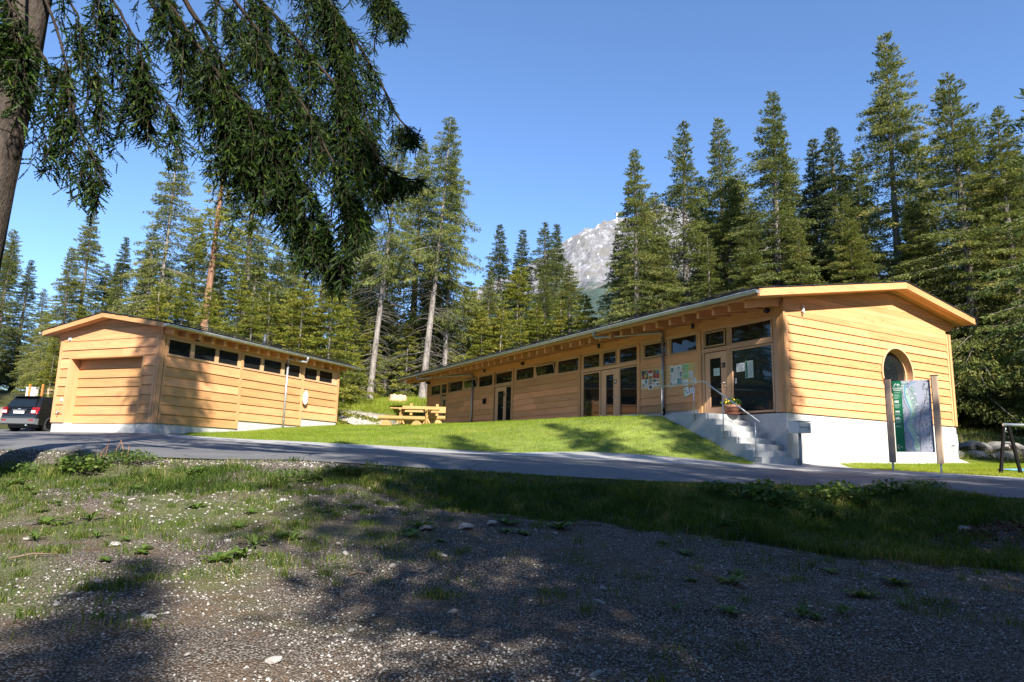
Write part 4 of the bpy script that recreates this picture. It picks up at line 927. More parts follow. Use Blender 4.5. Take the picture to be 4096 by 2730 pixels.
V, q = leafcards(X, Y, Z, .07, .03); LEAFM = leaf_mat('herb_leaf', [(0, (.03, .06, .012)), (.5, (.06, .11, .02)), (1, (.12, .17, .04))], .35)
add_obj('foliage', fast_mesh('foliage', V, quads=q, mat=LEAFM, var=rng.random(n)), FP)
FY = simple('petal_yellow', (.80, .56, .02), .6); FR = simple('petal_dark_red', (.20, .01, .015), .6)
for i in range(26):
    a = rng.uniform(0, 6.28); r_ = .31 * math.sqrt(rng.random()); z = .36 + .16 * rng.random() - .12 * (r_ / .31) ** 2; mb = MB(); red = i % 6 == 5
    if red: z += .08
    nrm = Vector((math.cos(a) * .6, math.sin(a) * .6 - .5, .8)).normalized(); e = nrm.orthogonal().normalized(); f = nrm.cross(e); c = Vector((math.cos(a) * r_, math.sin(a) * r_, z))
    for q in range(5):
        t0 = q * 1.2566; d1 = e * math.cos(t0) + f * math.sin(t0); d2 = e * math.cos(t0 + .5) + f * math.sin(t0 + .5); d3 = e * math.cos(t0 - .5) + f * math.sin(t0 - .5)
        b = len(mb.V); mb.V += [tuple(c), tuple(c + d2 * .022), tuple(c + d1 * .034 + nrm * .008), tuple(c + d3 * .022)]; mb.F.append((b, b + 1, b + 2, b + 3))
    mk('flower', mb.V, mb.F, FR if red else FY, FP)

# ---- the small garage building
LB = thing('garage_building', 'small timber-clad garage with big wooden door and strip windows', 'building', (*LC, 0), -LT)
LF = Face(LB, lambda a, z, d: (d, a, z), W_Y, W_Z); LG = Face(LB, lambda a, z, d: (-a, -d, z), W_X, W_Z)
LAP, LZA, LM, LU, LV = 2.66, 4.875, .17, 10.49, 5.24
lz = lambda x: LZA - LM * abs(-x - LAP)
MB().prism([(-.05, .5, .9), (-LV + .05, .5, .9), (-LV + .05, .5, lz(-LV)), (-LAP, .5, LZA - .02), (-.05, .5, lz(0))], [(-.05, LU - .05, .9), (-LV + .05, LU - .05, .9), (-LV + .05, LU - .05, lz(-LV)), (-LAP, LU - .05, LZA - .02), (-.05, LU - .05, lz(0))]).build('wall', simple('dark_interior_wood', (.1, .06, .03)), LB)
box('concrete_base', -.82, 0, 0, 3.96, .2, 1.0, CON, LB); box('concrete_base', -LV, -4.56, 0, 1.5, .2, 1.0, CON, LB)
box('concrete_base', -LV, -.83, .52, LU, .2, .99, CON, LB)
box('concrete_base', -.82, 0, 3.96, 7.85, .2, 1.34, CON, LB); box('concrete_base', -.82, 0, 7.85, LU, .2, 1.68, CON, LB)
# long side
for a0, a1, zb in ((-.02, .10, 1.005), (.13, .22, 1.005), (3.84, 3.97, 1.005), (7.69, 7.83, 1.345), (10.36, 10.50, 1.685)): LF.slab('post', a0, a1, zb, 4.14, -.08, .055, W_Z)
LGV = [3.44, 3.04, 2.70, 2.36, 2.02, 1.68, 1.345, 1.005]
LF.boards(.22, 3.84, LGV); LF.boards(3.97, 7.69, LGV[:-1]); LF.boards(7.83, 10.36, LGV[:-2])
LF.slab('sill_rail', .22, 10.36, 3.44, 3.47, -.08, .05, W_FY); LF.slab('head_rail', .0, LU, 4.075, 4.14, -.08, .04, W_FY); LF.slab('top_beam', 0, LU, 4.14, 4.44, -.08, .02, W_Y)
for a0, a1 in ((.30, 1.27), (1.47, 2.49), (2.67, 3.70), (4.03, 5.0), (5.20, 6.28), (6.50, 7.55), (7.90, 8.79), (8.97, 9.98)): LF.window(a0, a1, 3.515, 4.03, fw=.04, d=-.015)
for a0, a1 in ((.22, .255), (1.315, 1.425), (2.535, 2.625), (3.745, 3.84), (5.045, 5.155), (6.325, 6.455), (7.6, 7.69), (8.835, 8.925), (10.025, 10.36)): LF.slab('mullion', a0, a1, 3.47, 4.075, -.08, .012, W_FZ)
# gable with the garage door
for a0, a1 in ((.0, .09), (.12, .24)): LG.slab('corner_board', a0, a1, 1.005, 4.14, -.08, .055 - .012 * (a0 > 0), W_Z)
LG.slab('corner_board', 5.12, 5.26, 1.005, 4.10, -.08, .05, W_Z); LG.slab('door_casing', .70, .82, 1.005, 3.40, -.40, .05, W_Z); LG.slab('door_casing', 4.56, 4.68, 1.0, 3.40, -.40, .045, W_Z)
LG.slab('door_head', .70, 4.68, 3.405, 3.44, -.40, .05, W_X)
gl_ = [4.09, 3.745, 3.442]
LG.boards(.24, 5.12, gl_); gl2 = [3.40, 3.05, 2.71, 2.37, 2.02, 1.675, 1.33, 1.005]
LG.boards(4.68, 5.12, [3.44] + gl2[1:]); LG.boards(.24, .70, [3.44] + gl2[1:])
zz = 4.09
while zz < LZA - .03:
    z1 = min(zz + .2, LZA - .012); hw = lambda z: (LZA - z) / LM
    l0, l1 = max(-.02, LAP - hw(zz)), max(-.02, LAP - hw(z1)); h0, h1 = min(LV + .18, LAP + hw(zz)), min(LV + .18, LAP + hw(z1))
    pts = [(l0, zz), (h0, zz)]; e = LV + .18
    if h0 >= e - 1e-6 and h1 < e - 1e-6: pts.append((e, LZA - LM * (e - LAP)))
    pts += [(h1, z1 - .004), (l1, z1 - .004)]
    if l0 <= -.02 + 1e-6 and l1 > -.02: pts.append((-.02, LZA - LM * (LAP + .02)))
    LG.poly('gable_board', pts, -.06, .032, W_X); zz = z1
GD = thing_part('garage_door', LB); GDF = Face(GD, LG.mp, W_X, W_Z); GDF.root = GD
GDF.boards(.83, 4.55, [3.40, 3.05, 2.705, 2.36, 2.01, 1.665, 1.32, .99], base=-.36)
for a0, a1 in ((.83, 2.68), (2.69, 4.55)): GDF.slab('bottom_panel', a0, a1, .66, .985, -.38, -.335, simple('grey_panel', (.60, .60, .57), .5))
LRO, lzs0 = roof(LB, .455, -LV - .635, -LAP, LZA, LM, -.394, LU + .55, .165, 9)
soffit_planks(LB, -LV - .62, .44, lzs0, -.36, -.04, 'x', .10, -LAP); soffit_planks(LB, .03, .44, lzs0, -.03, LU + .5, 'y', .13, -LAP)
src = None
for i in range(18):
    y = .07 + i * .615
    if y > LU + .4: break
    if src is None:
        prof = [(.02, lzs0(.02) - .004), (.40, lzs0(.40) - .004), (.40, lzs0(.40) - .20), (.02, lzs0(.02) - .20)]
        src = o = MB().prism([(a, -.05, c) for a, c in prof], [(a, .05, c) for a, c in prof]).build('rafter', W_SX, LB)
    else: o = src.copy(); COL.objects.link(o)
    o.location = (0, y, 0)
gutter(LB, .55, -.43, LU + .92, lzs0(.455) + .10, 1, [.29 + .62 * i for i in range(18)], .08)
gutter(LB, -LV - .73, -.43, LU + .6, lzs0(-LV - .635) + .10, -1, [.29 + .62 * i for i in range(18)], .08)
snow_guard(LB, .2, lzs0(.2) + .205, .2, LU + .5, 20)
downpipe(LF, LB, 6.6, 7.34, lzs0(.455) + .10, .55, 1.15, 4.16, ZINC)
px_ = -1.6; MB().tube([(px_, 6.9, lz(px_) + .1), (px_, 6.9, lz(px_) + .78)], .075, 12).build('vent_pipe', simple('dark_pipe', (.05, .06, .07), .5), LB, True)
for a in (1.51, 9.4): LF.slab('spot_lamp', a - .06, a + .06, 4.17, 4.32, .02, .14, BLACK)
LG.slab('sensor', 4.72, 4.84, 4.14, 4.26, .03, .07, WHITE); LG.slab('switch_box', 4.75, 4.84, 1.80, 1.92, .03, .07, WHITE)
mb = MB(); mb.tube([LG.mp(4.87, 1.38, 0), LG.mp(4.87, 1.38, .12), LG.mp(4.87, 1.30, .13)], .02, 8); mb.tube([LG.mp(4.77, 1.40, .08), LG.mp(4.99, 1.40, .08)], .012, 8); mb.build('water_tap', GALV, LB, True)
# plastic bag hung on a post
bx, by = LW(7.90, -.16); BAG = thing('plastic_bag', 'white plastic bag with red print hanging on the garage wall', 'bag', (bx, by, 2.30), -LT)
mb = MB(); prof = [(.02, .66), (.05, .60), (.12, .50), (.15, .36), (.16, .20), (.13, .07), (.05, .0)]; seg = 16
for r_, z in prof: mb.V += [(r_ * .55 * math.cos(6.28 * q / seg) * (1 + .12 * math.sin(q * 5 + z * 9)), r_ * 1.05 * math.sin(6.28 * q / seg) * (1 + .1 * math.sin(q * 3 + z * 14)), z) for q in range(seg)]
for a in range(len(prof) - 1):
    for q in range(seg): k_ = (q + 1) % seg; mb.F.append((a * seg + q, a * seg + k_, (a + 1) * seg + k_, (a + 1) * seg + q))
mb.build('sack', simple('white_film', (.80, .79, .77), .4), BAG, True)
MB().box(.088, .094, -.03, .09, .24, .36).build('red_print', simple('print_bright_red', (.65, .03, .03), .5), BAG)
MB().box(.094, .097, -.01, .01, .26, .34).box(.094, .097, .03, .05, .26, .34).box(.094, .097, .055, .075, .29, .34).build('print_letters', WHITE, BAG)
# ------------------------------------------------------------------ trees
def bark(name, c0, c1, sc_=6):
    if name in MATS: return MATS[name]
    k = NT(name); f = k.noise(k.coord('Object', (1, 1, .25)), sc_, 5, .7); g = k.noise(k.coord('Object', (1, 1, .4)), sc_ * 4, 4, .7)
    k.base(k.ramp(k.mth('ADD', k.mth('MULTIPLY', f, .6), k.mth('MULTIPLY', g, .4)), [(.36, c0), (.62, c1)]).outputs[0]); k.rough(.9); k.p.inputs['Specular IOR Level'].default_value = .1
    k.bump(g, .8, .03); MATS[name] = k.m; return k.m
BK_GREY = bark('spruce_bark', (.07, .058, .05), (.26, .23, .205)); BK_PALE = bark('pale_bark', (.085, .072, .062), (.34, .305, .275), 4); BK_RED = bark('pine_bark', (.11, .06, .036), (.36, .20, .125))
NEED = leaf_mat('spruce_needles', [(0, (.045, .062, .018)), (.4, (.120, .148, .038)), (.7, (.190, .210, .052)), (.9, (.25, .245, .062)), (1, (.30, .235, .085))], .34, .55, .22)
NEEDY = leaf_mat('young_spruce_needles', [(0, (.08, .105, .018)), (.45, (.19, .215, .032)), (.8, (.30, .29, .048)), (1, (.38, .30, .075))], .36, .55, .22)
NEEDB = leaf_mat('blue_spruce_needles', [(0, (.036, .054, .026)), (.5, (.092, .122, .050)), (1, (.17, .185, .07))], .28, .55, .2)
LARCH = leaf_mat('larch_needles', [(0, (.05, .08, .02)), (.5, (.10, .14, .035)), (1, (.17, .19, .05))], .4, .6, .15)

def tube_arrays(P, rad, seg):
    """P (n,m,3) polylines, rad (n,m) -> verts, quads"""
    n, m_, _ = P.shape; d = np.gradient(P, axis=1); d /= np.linalg.norm(d, axis=2, keepdims=True) + 1e-9
    ref = np.where(np.abs(d[..., 2:3]) < .9, np.array([0, 0, 1.]), np.array([1., 0, 0])); e = np.cross(d, ref); e /= np.linalg.norm(e, axis=2, keepdims=True) + 1e-9; f = np.cross(d, e)
    ang = 2 * np.pi * np.arange(seg) / seg
    V = P[:, :, None, :] + (e[:, :, None, :] * np.cos(ang)[None, None, :, None] + f[:, :, None, :] * np.sin(ang)[None, None, :, None]) * rad[:, :, None, None]
    idx = np.arange(n * m_ * seg).reshape(n, m_, seg); nx_ = np.roll(idx, -1, axis=2)
    Q = np.stack([idx[:, :-1], nx_[:, :-1], nx_[:, 1:], idx[:, 1:]], -1).reshape(-1, 4); return V.reshape(-1, 3), Q
def spruce_meshes(name, seed, Ht, Rm, base, nmat, bmat, dens=1.0, droop=.35, dead=0, lean=(0, 0), airy=1.0, hang=.75, r0=None, power=.92, leaf=.225):
    """trunk mesh, crown mesh (needle sprays on whorled drooping branches) and bare lower branches"""
    g = np.random.default_rng(seed); r0 = r0 or Ht * .0125 + .03
    t = np.linspace(0, 1, 12); ax = np.stack([lean[0] * t * Ht + .12 * np.sin(t * 5 + seed) * t, lean[1] * t * Ht + .1 * np.cos(t * 4 + seed) * t, t * Ht], 1)
    rad = r0 * (1 - t) ** .85 + .012; rad[0] *= 1.25
    V, Q = tube_arrays(ax[None], rad[None], 10); trunk = fast_mesh(name + '_trunk', V, quads=Q, mat=bmat, smooth=True)
    axis = lambda z: np.stack([np.interp(z, ax[:, 2], ax[:, 0]), np.interp(z, ax[:, 2], ax[:, 1]), z], -1)
    # branches
    hs = []; z = base * Ht
    while z < Ht * .985: hs.append(z); z += .30 + .22 * g.random() if z < Ht * .7 else .17 + .1 * g.random()
    B0, BA, BL, BT = [], [], [], []
    gap = g.uniform(0, 6.28)
    for z in hs:
        tt = (z / Ht - base) / (1 - base); L0 = Rm * ((1 - tt) ** power) * (1 - .35 * np.exp(-tt / .06)) + .10
        nb = g.integers(3, 7) if tt < .85 else g.integers(3, 5); a0 = g.uniform(0, 6.28)
        for j in range(nb):
            if g.random() > airy: continue
            a = a0 + 6.283 * j / nb + g.normal(0, .3); B0.append(z + g.normal(0, .08)); BA.append(a); BL.append(L0 * g.uniform(.5, 1.18) * (1 + .15 * np.cos(a - gap))); BT.append(tt)
    B0, BA, BL, BT = map(np.array, (B0, BA, BL, BT)); nB = len(B0); s = np.linspace(0, 1, 7)
    upA = np.where(BT > .75, .55 * (BT - .75) / .25, -.05); dz = BL[:, None] * (upA[:, None] * s - droop * (1 - BT[:, None] * .8) * s ** 1.6 + .22 * droop * np.clip(s - .6, 0, 1) ** 1.2 * 2)
    st = axis(B0); P = np.stack([st[:, 0, None] + np.cos(BA)[:, None] * BL[:, None] * s, st[:, 1, None] + np.sin(BA)[:, None] * BL[:, None] * s, st[:, 2, None] + dz], -1)
    br = (.006 + .011 * BL)[:, None] * (1 - s * .85)[None]
    Vb, Qb = tube_arrays(P, br, 3)
    # needle sprays
    ns = np.maximum(9, (BL * 38 * dens + 7).astype(int)); ib = np.repeat(np.arange(nB), ns); ss = g.random(len(ib)) ** .85 * .98 + .02
    ok = ss > .05; ib, ss = ib[ok], ss[ok]
    f = ss * 6; i0 = np.minimum(f.astype(int), 5); fr = (f - i0)[:, None]; c = P[ib, i0] * (1 - fr) + P[ib, i0 + 1] * fr
    out = np.stack([np.cos(BA[ib]), np.sin(BA[ib]), np.zeros(len(ib))], 1); lat = np.stack([-out[:, 1], out[:, 0], out[:, 2]], 1)
    side = g.choice([-1, 1], len(ib)); lw = (BL[ib] * .33 * (1 - ss * .7) + .12)
    k_ = 3; rp = lambda a: np.repeat(a, k_, axis=0)
    cc = rp(c); oo, ll, sd, lww = rp(out), rp(lat), rp(side), rp(lw); bt = rp(BT[ib]); n = len(cc)
    off = rp(g.random(len(ib))) + g.normal(0, .06, n)
    cc = cc + ll * (sd * lww * off)[:, None] + oo * (lww * off * .45)[:, None]
    hl = (.10 + .55 * hang * rp(g.random(len(ib)) ** 1.5)) * (1 - bt * .75) * (.5 + .5 * np.minimum(1, rp(BL[ib]) / 2)); dn = np.tile(np.arange(k_) / k_, len(ib)) + g.uniform(0, .3, n)
    cc[:, 2] -= lww * np.abs(off) * .25 * (1 - bt * .7) + hl * dn
    d = oo * g.uniform(.05, .75, n)[:, None] + ll * (sd * g.uniform(-.2, .7, n))[:, None]; d[:, 2] -= g.uniform(.1, 1.2, n) * hang * 1.5 * (1 - bt * .85) - .10 - .5 * bt
    d += g.normal(0, .16, d.shape); d /= np.linalg.norm(d, axis=1, keepdims=True)
    l = leaf * g.uniform(.55, 1.25, n) * (.75 + .25 * (1 - bt)); wd = l * g.uniform(.20, .34, n)
    sv = np.cross(d, g.normal(0, 1, d.shape)); sv /= np.linalg.norm(sv, axis=1, keepdims=True)
    V = np.stack([cc - d * (l * .15)[:, None], cc + d * (l * .4)[:, None] + sv * (wd / 2)[:, None], cc + d * l[:, None], cc + d * (l * .4)[:, None] - sv * (wd / 2)[:, None]], 1).reshape(-1, 3)
    i = np.arange(n) * 4; Q = np.stack([i, i + 1, i + 2, i + 3], 1)
    clump = rp(g.normal(0, .13, nB)[ib]); var = np.clip(.45 + clump + g.normal(0, .2, n) + .12 * (rp(ss) - .5), 0, 1)
    crown = fast_mesh(name + '_crown', V, quads=Q, mat=nmat, var=var)
    # bare branches in the lower stem
    if dead:
        nd = dead; z = g.uniform(.06, base + .12, nd) * Ht; a = g.uniform(0, 6.28, nd); L = g.uniform(.3, 1, nd) * Rm * .75; s5 = np.linspace(0, 1, 5); st = axis(z)
        kink = np.cumsum(g.normal(0, .05, (nd, 5, 3)), axis=1) * L[:, None, None]
        Pd = np.stack([st[:, 0, None] + np.cos(a)[:, None] * L[:, None] * s5, st[:, 1, None] + np.sin(a)[:, None] * L[:, None] * s5, st[:, 2, None] - L[:, None] * (.12 * s5 + .28 * s5 ** 2)], -1) + kink
        Vd, Qd = tube_arrays(Pd, (.016 * (1 - s5 * .8))[None] * np.ones((nd, 1)), 3); Qb = np.concatenate([Qb, Qd + len(Vb)]); Vb = np.concatenate([Vb, Vd])
    return trunk, crown, fast_mesh(name + '_branches', Vb, quads=Qb, mat=bmat)
KINDS_ = {
    'full_a': spruce_meshes('spruce_full_a', 1, 24, 5.2, .05, NEED, BK_GREY, 1.0, .42),
    'full_b': spruce_meshes('spruce_full_b', 2, 24, 4.7, .08, NEED, BK_GREY, 1.0, .36, airy=.85),
    'full_c': spruce_meshes('spruce_full_c', 3, 24, 4.9, .16, NEED, BK_GREY, .95, .48, dead=60, airy=.85),
    'full_d': spruce_meshes('spruce_full_d', 9, 24, 5.4, .04, NEED, BK_GREY, 1.05, .38, airy=.92, power=.8),
    'slim': spruce_meshes('spruce_slim', 4, 24, 3.7, .08, NEEDB, BK_GREY, 1.1, .40, dead=40),
    'bare_a': spruce_meshes('spruce_bare_a', 5, 24, 4.3, .44, NEED, BK_PALE, .95, .5, dead=150, lean=(.055, 0), r0=.27, airy=.85),
    'bare_b': spruce_meshes('spruce_bare_b', 6, 24, 3.9, .32, NEED, BK_PALE, .9, .45, dead=120, lean=(.02, .01), r0=.26, airy=.7),
    'red': spruce_meshes('pine_red', 7, 24, 2.5, .44, NEEDY, BK_RED, .8, .25, dead=40, airy=.75, r0=.29, lean=(.03, 0), hang=.25),
    'young_a': spruce_meshes('spruce_young_a', 8, 9, 2.5, .06, NEEDY, BK_GREY, 1.35, .22, hang=.3, leaf=.20, power=.9, r0=.075),
    'young_b': spruce_meshes('spruce_young_b', 12, 9, 2.0, .10, NEEDY, BK_PALE, 1.35, .28, hang=.35, leaf=.19, airy=.85, r0=.06),
    'larch': spruce_meshes('larch', 10, 20, 4.2, .25, LARCH, BK_GREY, .55, .3, airy=.5, hang=.5, leaf=.26, dead=20),
}
KH = {k: (9.0 if 'young' in k else 20.0 if k == 'larch' else 24.0) for k in KINDS_}
def tree(kind, name, label, x, y, top, rz=None, wide=1.0, group=None, z=None):
    zb = Hs(x, y) - .15 if z is None else z; s = (top - zb) / KH[kind]
    t = thing(name, label, 'tree', (x, y, zb), rng.uniform(0, 6.28) if rz is None else rz, group); wide *= 1.12 if kind[:4] in ('full', 'slim') else 1.0; t.scale = (s * wide, s * wide, s)
    tr, cr, br = KINDS_[kind]
    add_obj('trunk', tr, t); add_obj('crown', cr, t); add_obj('branches', br, t); return t
def tree_at(kind, name, label, px, py, Y, **k):
    p = at(px, py, Y); return tree(kind, name, label, p.x, Y, p.z, **k)
# right-hand row behind the long building
tree_at('full_a', 'spruce_tree', 'leftmost tall spruce of the right-hand row, beside the rocky peak', 2540, 590, 46, rz=1.0, wide=.92)
tree_at('full_b', 'spruce_tree', 'second spruce from the left in the row behind the long roof, thin top', 2735, 470, 47, rz=.3, wide=.95)
tree_at('full_c', 'spruce_tree', 'open-topped spruce with cones, third in the row behind the long roof', 2880, 462, 50, rz=2.2, wide=.9)
tree_at('full_a', 'spruce_tree', 'pointed spruce with long hanging twigs above the gutter end of the long roof', 3085, 358, 43, rz=3.6, wide=.95)
tree_at('slim', 'spruce_tree', 'narrow dark spruce left of the twin-topped one behind the gable', 3245, 545, 45, rz=.5)
tree_at('slim', 'spruce_tree', 'dark spruce with a double top behind the gable ridge', 3330, 500, 43, rz=2.5, wide=1.25)
tree_at('full_d', 'spruce_tree', 'tallest spruce, towering behind the gable of the long building', 3528, 130, 41, rz=4.4, wide=.78)
tree_at('full_d', 'spruce_tree', 'broad dense spruce right of the tallest one', 3800, 290, 37, rz=1.7, wide=1.0)
tree_at('full_a', 'spruce_tree', 'bushy spruce partly hidden at the right edge behind the swing frame', 3990, 420, 36, rz=5.2, wide=1.05)
tree_at('larch', 'larch_tree', 'feathery pale larch cut off by the right edge', 4180, 150, 27, rz=2.0)
# left group
tree_at('full_b', 'spruce_tree', 'leftmost dark spruce at the left edge beyond the car', 55, 955, 58, rz=.2)
tree_at('slim', 'spruce_tree', 'narrow dark spruce right beside the leftmost one beyond the car', 125, 1035, 60, rz=1.2, wide=1.2)
tree_at('full_a', 'spruce_tree', 'wide-branched spruce with upswept tips left of the garage ridge', 375, 822, 50, rz=2.9, wide=.9)
tree_at('full_c', 'spruce_tree', 'lower spruce in front of the wide-branched one behind the garage corner', 295, 985, 47, rz=3.3)
tree_at('slim', 'spruce_tree', 'small pointed spruce standing right of the wide-branched one', 512, 945, 58, rz=4.1, wide=1.1)
tree_at('bare_b', 'spruce_tree', 'tall ragged spruce with grey trunk behind the garage roof', 700, 545, 45, rz=.6, wide=1.1)
tree_at('red', 'pine_tree', 'tall conifer with bare reddish trunk behind the garage roof', 905, 330, 43, rz=.3)
tree_at('full_c', 'spruce_tree', 'pale green spruce behind the overhanging branches, right of the red trunk', 1050, 430, 48, rz=2.4)
tree_at('bare_a', 'spruce_tree', 'spruce with leaning pale trunk nearest the far end of the garage', 1545, 480, 48, rz=.25, wide=.95)
tree_at('bare_a', 'spruce_tree', 'tallest pale leaning trunk with many dead twigs left of the long roof', 1742, 462, 49.5, rz=-.1, wide=1.05)
tree_at('bare_b', 'spruce_tree', 'spruce with crooked dead-twigged trunk behind the end of the long roof', 1815, 640, 53, rz=1.4, wide=1.0)
tree_at('full_c', 'spruce_tree', 'dense spruce between the pale trunks and the far middle spruces', 1690, 560, 55, rz=5.0)
# middle distance
for kd, px, py, Y, lb in (('slim', 2000, 895, 66, 'leftmost of the bluish spruces in the gap above the long roof'), ('slim', 2092, 912, 68, 'second bluish spruce from the left in the gap above the long roof'),
                          ('full_b', 2183, 880, 66, 'tall bluish spruce in the gap just left of the rocky peak'), ('slim', 2232, 892, 70, 'thin spruce top touching the left edge of the rocky peak')):
    tree_at(kd, 'spruce_tree', lb, px, py, Y, wide=1.15)
for i, (px, py, Y, kd) in enumerate(((1880, 1130, 56, 'young_a'), (1960, 1080, 57, 'full_b'), (2080, 1060, 58, 'young_a'), (2180, 1080, 57, 'full_b'), (2280, 1050, 58, 'full_a'), (2010, 1200, 55, 'young_b'), (2150, 1220, 55, 'young_a'), (2250, 1200, 54, 'young_b'), (1800, 1200, 56, 'young_b'), (2340, 1180, 52, 'young_a'), (1930, 1240, 54, 'young_a'), (2090, 1270, 54, 'young_b'))):
    if 'young' in kd: tree_at(kd, 'young_spruce', 'young spruce in the thicket behind the far half of the long roof', px, py, Y, group='young spruces behind the long roof', wide=1.25)
    else: tree_at(kd, 'forest_spruce', 'taller spruce in the thicket behind the far half of the long roof', px, py, Y, group='taller spruces in the thicket', wide=1.25)
# young yellow-green spruces behind the garage
for px, py, Y, kd, lb in ((960, 1085, 41, 'young_a', 'yellow-green young spruce with layered branches right of the red trunk'), (1090, 1130, 42, 'young_b', 'young spruce with thin pale stem above the garage vent pipe'),
                          (740, 1130, 41, 'young_a', 'golden young spruce between the grey and the red trunk'), (1330, 1110, 40, 'young_a', 'bushy young tree above the far end of the garage gutter'), (1215, 1120, 39.5, 'young_a', 'yellow-green young spruce just right of the garage vent pipe'), (850, 1150, 39.5, 'young_b', 'slim young spruce in front of the red trunk'), (650, 1130, 40, 'young_b', 'slim yellow-green young spruce left of the golden one')):
    tree_at(kd, 'young_spruce', lb, px, py, Y, wide=1.15)
for px, py, Y, kd in ((1180, 1150, 43, 'young_a'), (1260, 1180, 41, 'young_b'), (1400, 1200, 46, 'young_b'), (1430, 1130, 50, 'full_c'), (640, 1160, 44, 'young_b'), (560, 1150, 46, 'young_a'), (470, 1120, 48, 'full_b'), (330, 1230, 46, 'young_a'), (230, 1330, 44, 'young_a'), (1020, 1190, 40, 'young_b'), (860, 1180, 44, 'young_a'), (1490, 1270, 49, 'young_b'),(190, 1250, 52, 'full_c'), (1640, 1250, 52, 'young_b'), (1560, 1200, 54, 'full_b'), (1480, 1000, 56, 'full_a'), (1200, 900, 52, 'full_a'), (620, 900, 54, 'full_b'), (800, 880, 52, 'full_a'), (1120, 1000, 48, 'full_c'), (1310, 850, 54, 'full_b'), (430, 1050, 54, 'full_a'), (180, 1150, 58, 'full_b')):
    if 'young' in kd: tree_at(kd, 'young_spruce', 'young spruce in the sunlit thicket behind the garage', px, py, Y, group='young spruces behind the garage', wide=1.2)
    else: tree_at(kd, 'forest_spruce', 'spruce rising behind the young thicket beyond the garage', px, py, Y, group='spruces behind the thicket', wide=1.2)
# forest depth behind, nothing tells these apart
for i in range(46):
    for _ in range(50):
        a = R(rng.uniform(-42, 44)); d = rng.uniform(54, 92); x, y = d * math.sin(a), d * math.cos(a)
        if not (-2.5 < math.degrees(a) < 9): break
    tree(['full_a', 'full_b', 'full_c', 'slim', 'full_d'][i % 5], 'forest_spruce', 'spruce standing in the closed forest behind the front row of trees', x, y, Hs(x, y) + rng.uniform(13, 19), group='spruces deep in the forest')
for i in range(22):
    x = rng.uniform(13, 40); y = rng.uniform(38.5, 56)
    tree(['full_a', 'full_d', 'full_c'][i % 3], 'forest_spruce', 'shaded spruce in the dark wood behind the gable end', x, y, Hs(x, y) + rng.uniform(12, 18), group='spruces in the dark wood', wide=1.15)
for px, py, Y, kd in ((2620, 760, 54, 'full_b'), (2800, 700, 53, 'full_a'), (2960, 690, 52, 'full_d'), (3160, 640, 50, 'full_b'), (3420, 600, 48, 'full_a'), (3660, 520, 46, 'full_b'), (2480, 930, 50, 'full_c'), (2640, 930, 46, 'full_a'), (2830, 950, 44, 'full_b'), (3000, 900, 42, 'full_d'), (3190, 900, 41, 'full_a'), (3400, 880, 40, 'full_d'), (3640, 800, 39, 'full_a'), (3900, 640, 44, 'full_d'), (4060, 600, 40, 'full_a')):
    tree_at(kd, 'forest_spruce', 'spruce filling the gaps between the tall trees behind the long building', px, py, Y, group='spruces between the tall ones', wide=1.15)
# wood closing the place off to the left, right and rear, outside the picture
for i in range(64):
    q = i % 4
    if q == 0: x, y = rng.uniform(-75, -36), rng.uniform(12, 46)
    elif q == 1: x, y = rng.uniform(31, 62), rng.uniform(0, 36)
    elif q == 2: x, y = rng.uniform(-40, 40), rng.uniform(-62, -34)
    else: x, y = rng.uniform(-45, -14), rng.uniform(-28, 2)
    tree(['full_a', 'full_b', 'full_c', 'full_d'][i % 4 if i % 3 else 1], 'forest_spruce', 'spruce of the wood around the clearing, outside the picture', x, y, Hs(x, y) + rng.uniform(16, 23), group='spruces around the clearing')
# unseen trees behind and right of the viewpoint, placed where their shade is wanted
for kd, x, y, h, wd in BACKTREES:
    tree(kd, 'shade_spruce', 'tall unseen spruce placed for its shade over the scene', x, y, h, wide=wd, group='unseen shade spruces')

# ---- the overhanging spruce on the left
NEAR = leaf_mat('near_spruce_needles', [(0, (.008, .017, .006)), (.45, (.022, .045, .010)), (.75, (.055, .105, .015)), (1, (.14, .21, .028))], .4, .5)  # brightest stop puts sunlit lime tips into the needle colour
BK_NEAR = bark('near_bark', (.028, .022, .018), (.10, .082, .07), 9); BK_TWIG = bark('near_twig_bark', (.018, .013, .009), (.055, .042, .032), 9)
TX, TY = -5.72, 7.0; TZ = Hs(TX, TY) - .1
OS = thing('overhanging_spruce', 'big dark spruce at the left edge with branches hanging over the view', 'tree', (TX, TY, TZ))
lc = lambda p: Vector(p) - Vector((TX, TY, TZ))
t_ = np.linspace(0, 1, 20); TH = 23.0; seg = 24
V = []; rr = .21 * (1 - t_) ** .8 + .02; rr[0] *= 1.3
for a in range(20):
    for q in range(seg):
        w_ = 1 + .05 * math.sin(q * 2.6 + a * 1.7) + .04 * math.sin(q * 5 + a * 3.1)
        V.append((1.0 * t_[a] + rr[a] * w_ * math.cos(6.28318 * q / seg), .02 * a * 0 + rr[a] * w_ * math.sin(6.28318 * q / seg), t_[a] * TH))
Fc = [(a * seg + q, a * seg + (q + 1) % seg, (a + 1) * seg + (q + 1) % seg, (a + 1) * seg + q) for a in range(19) for q in range(seg)]
mk('trunk', V, Fc, BK_NEAR, OS, True)
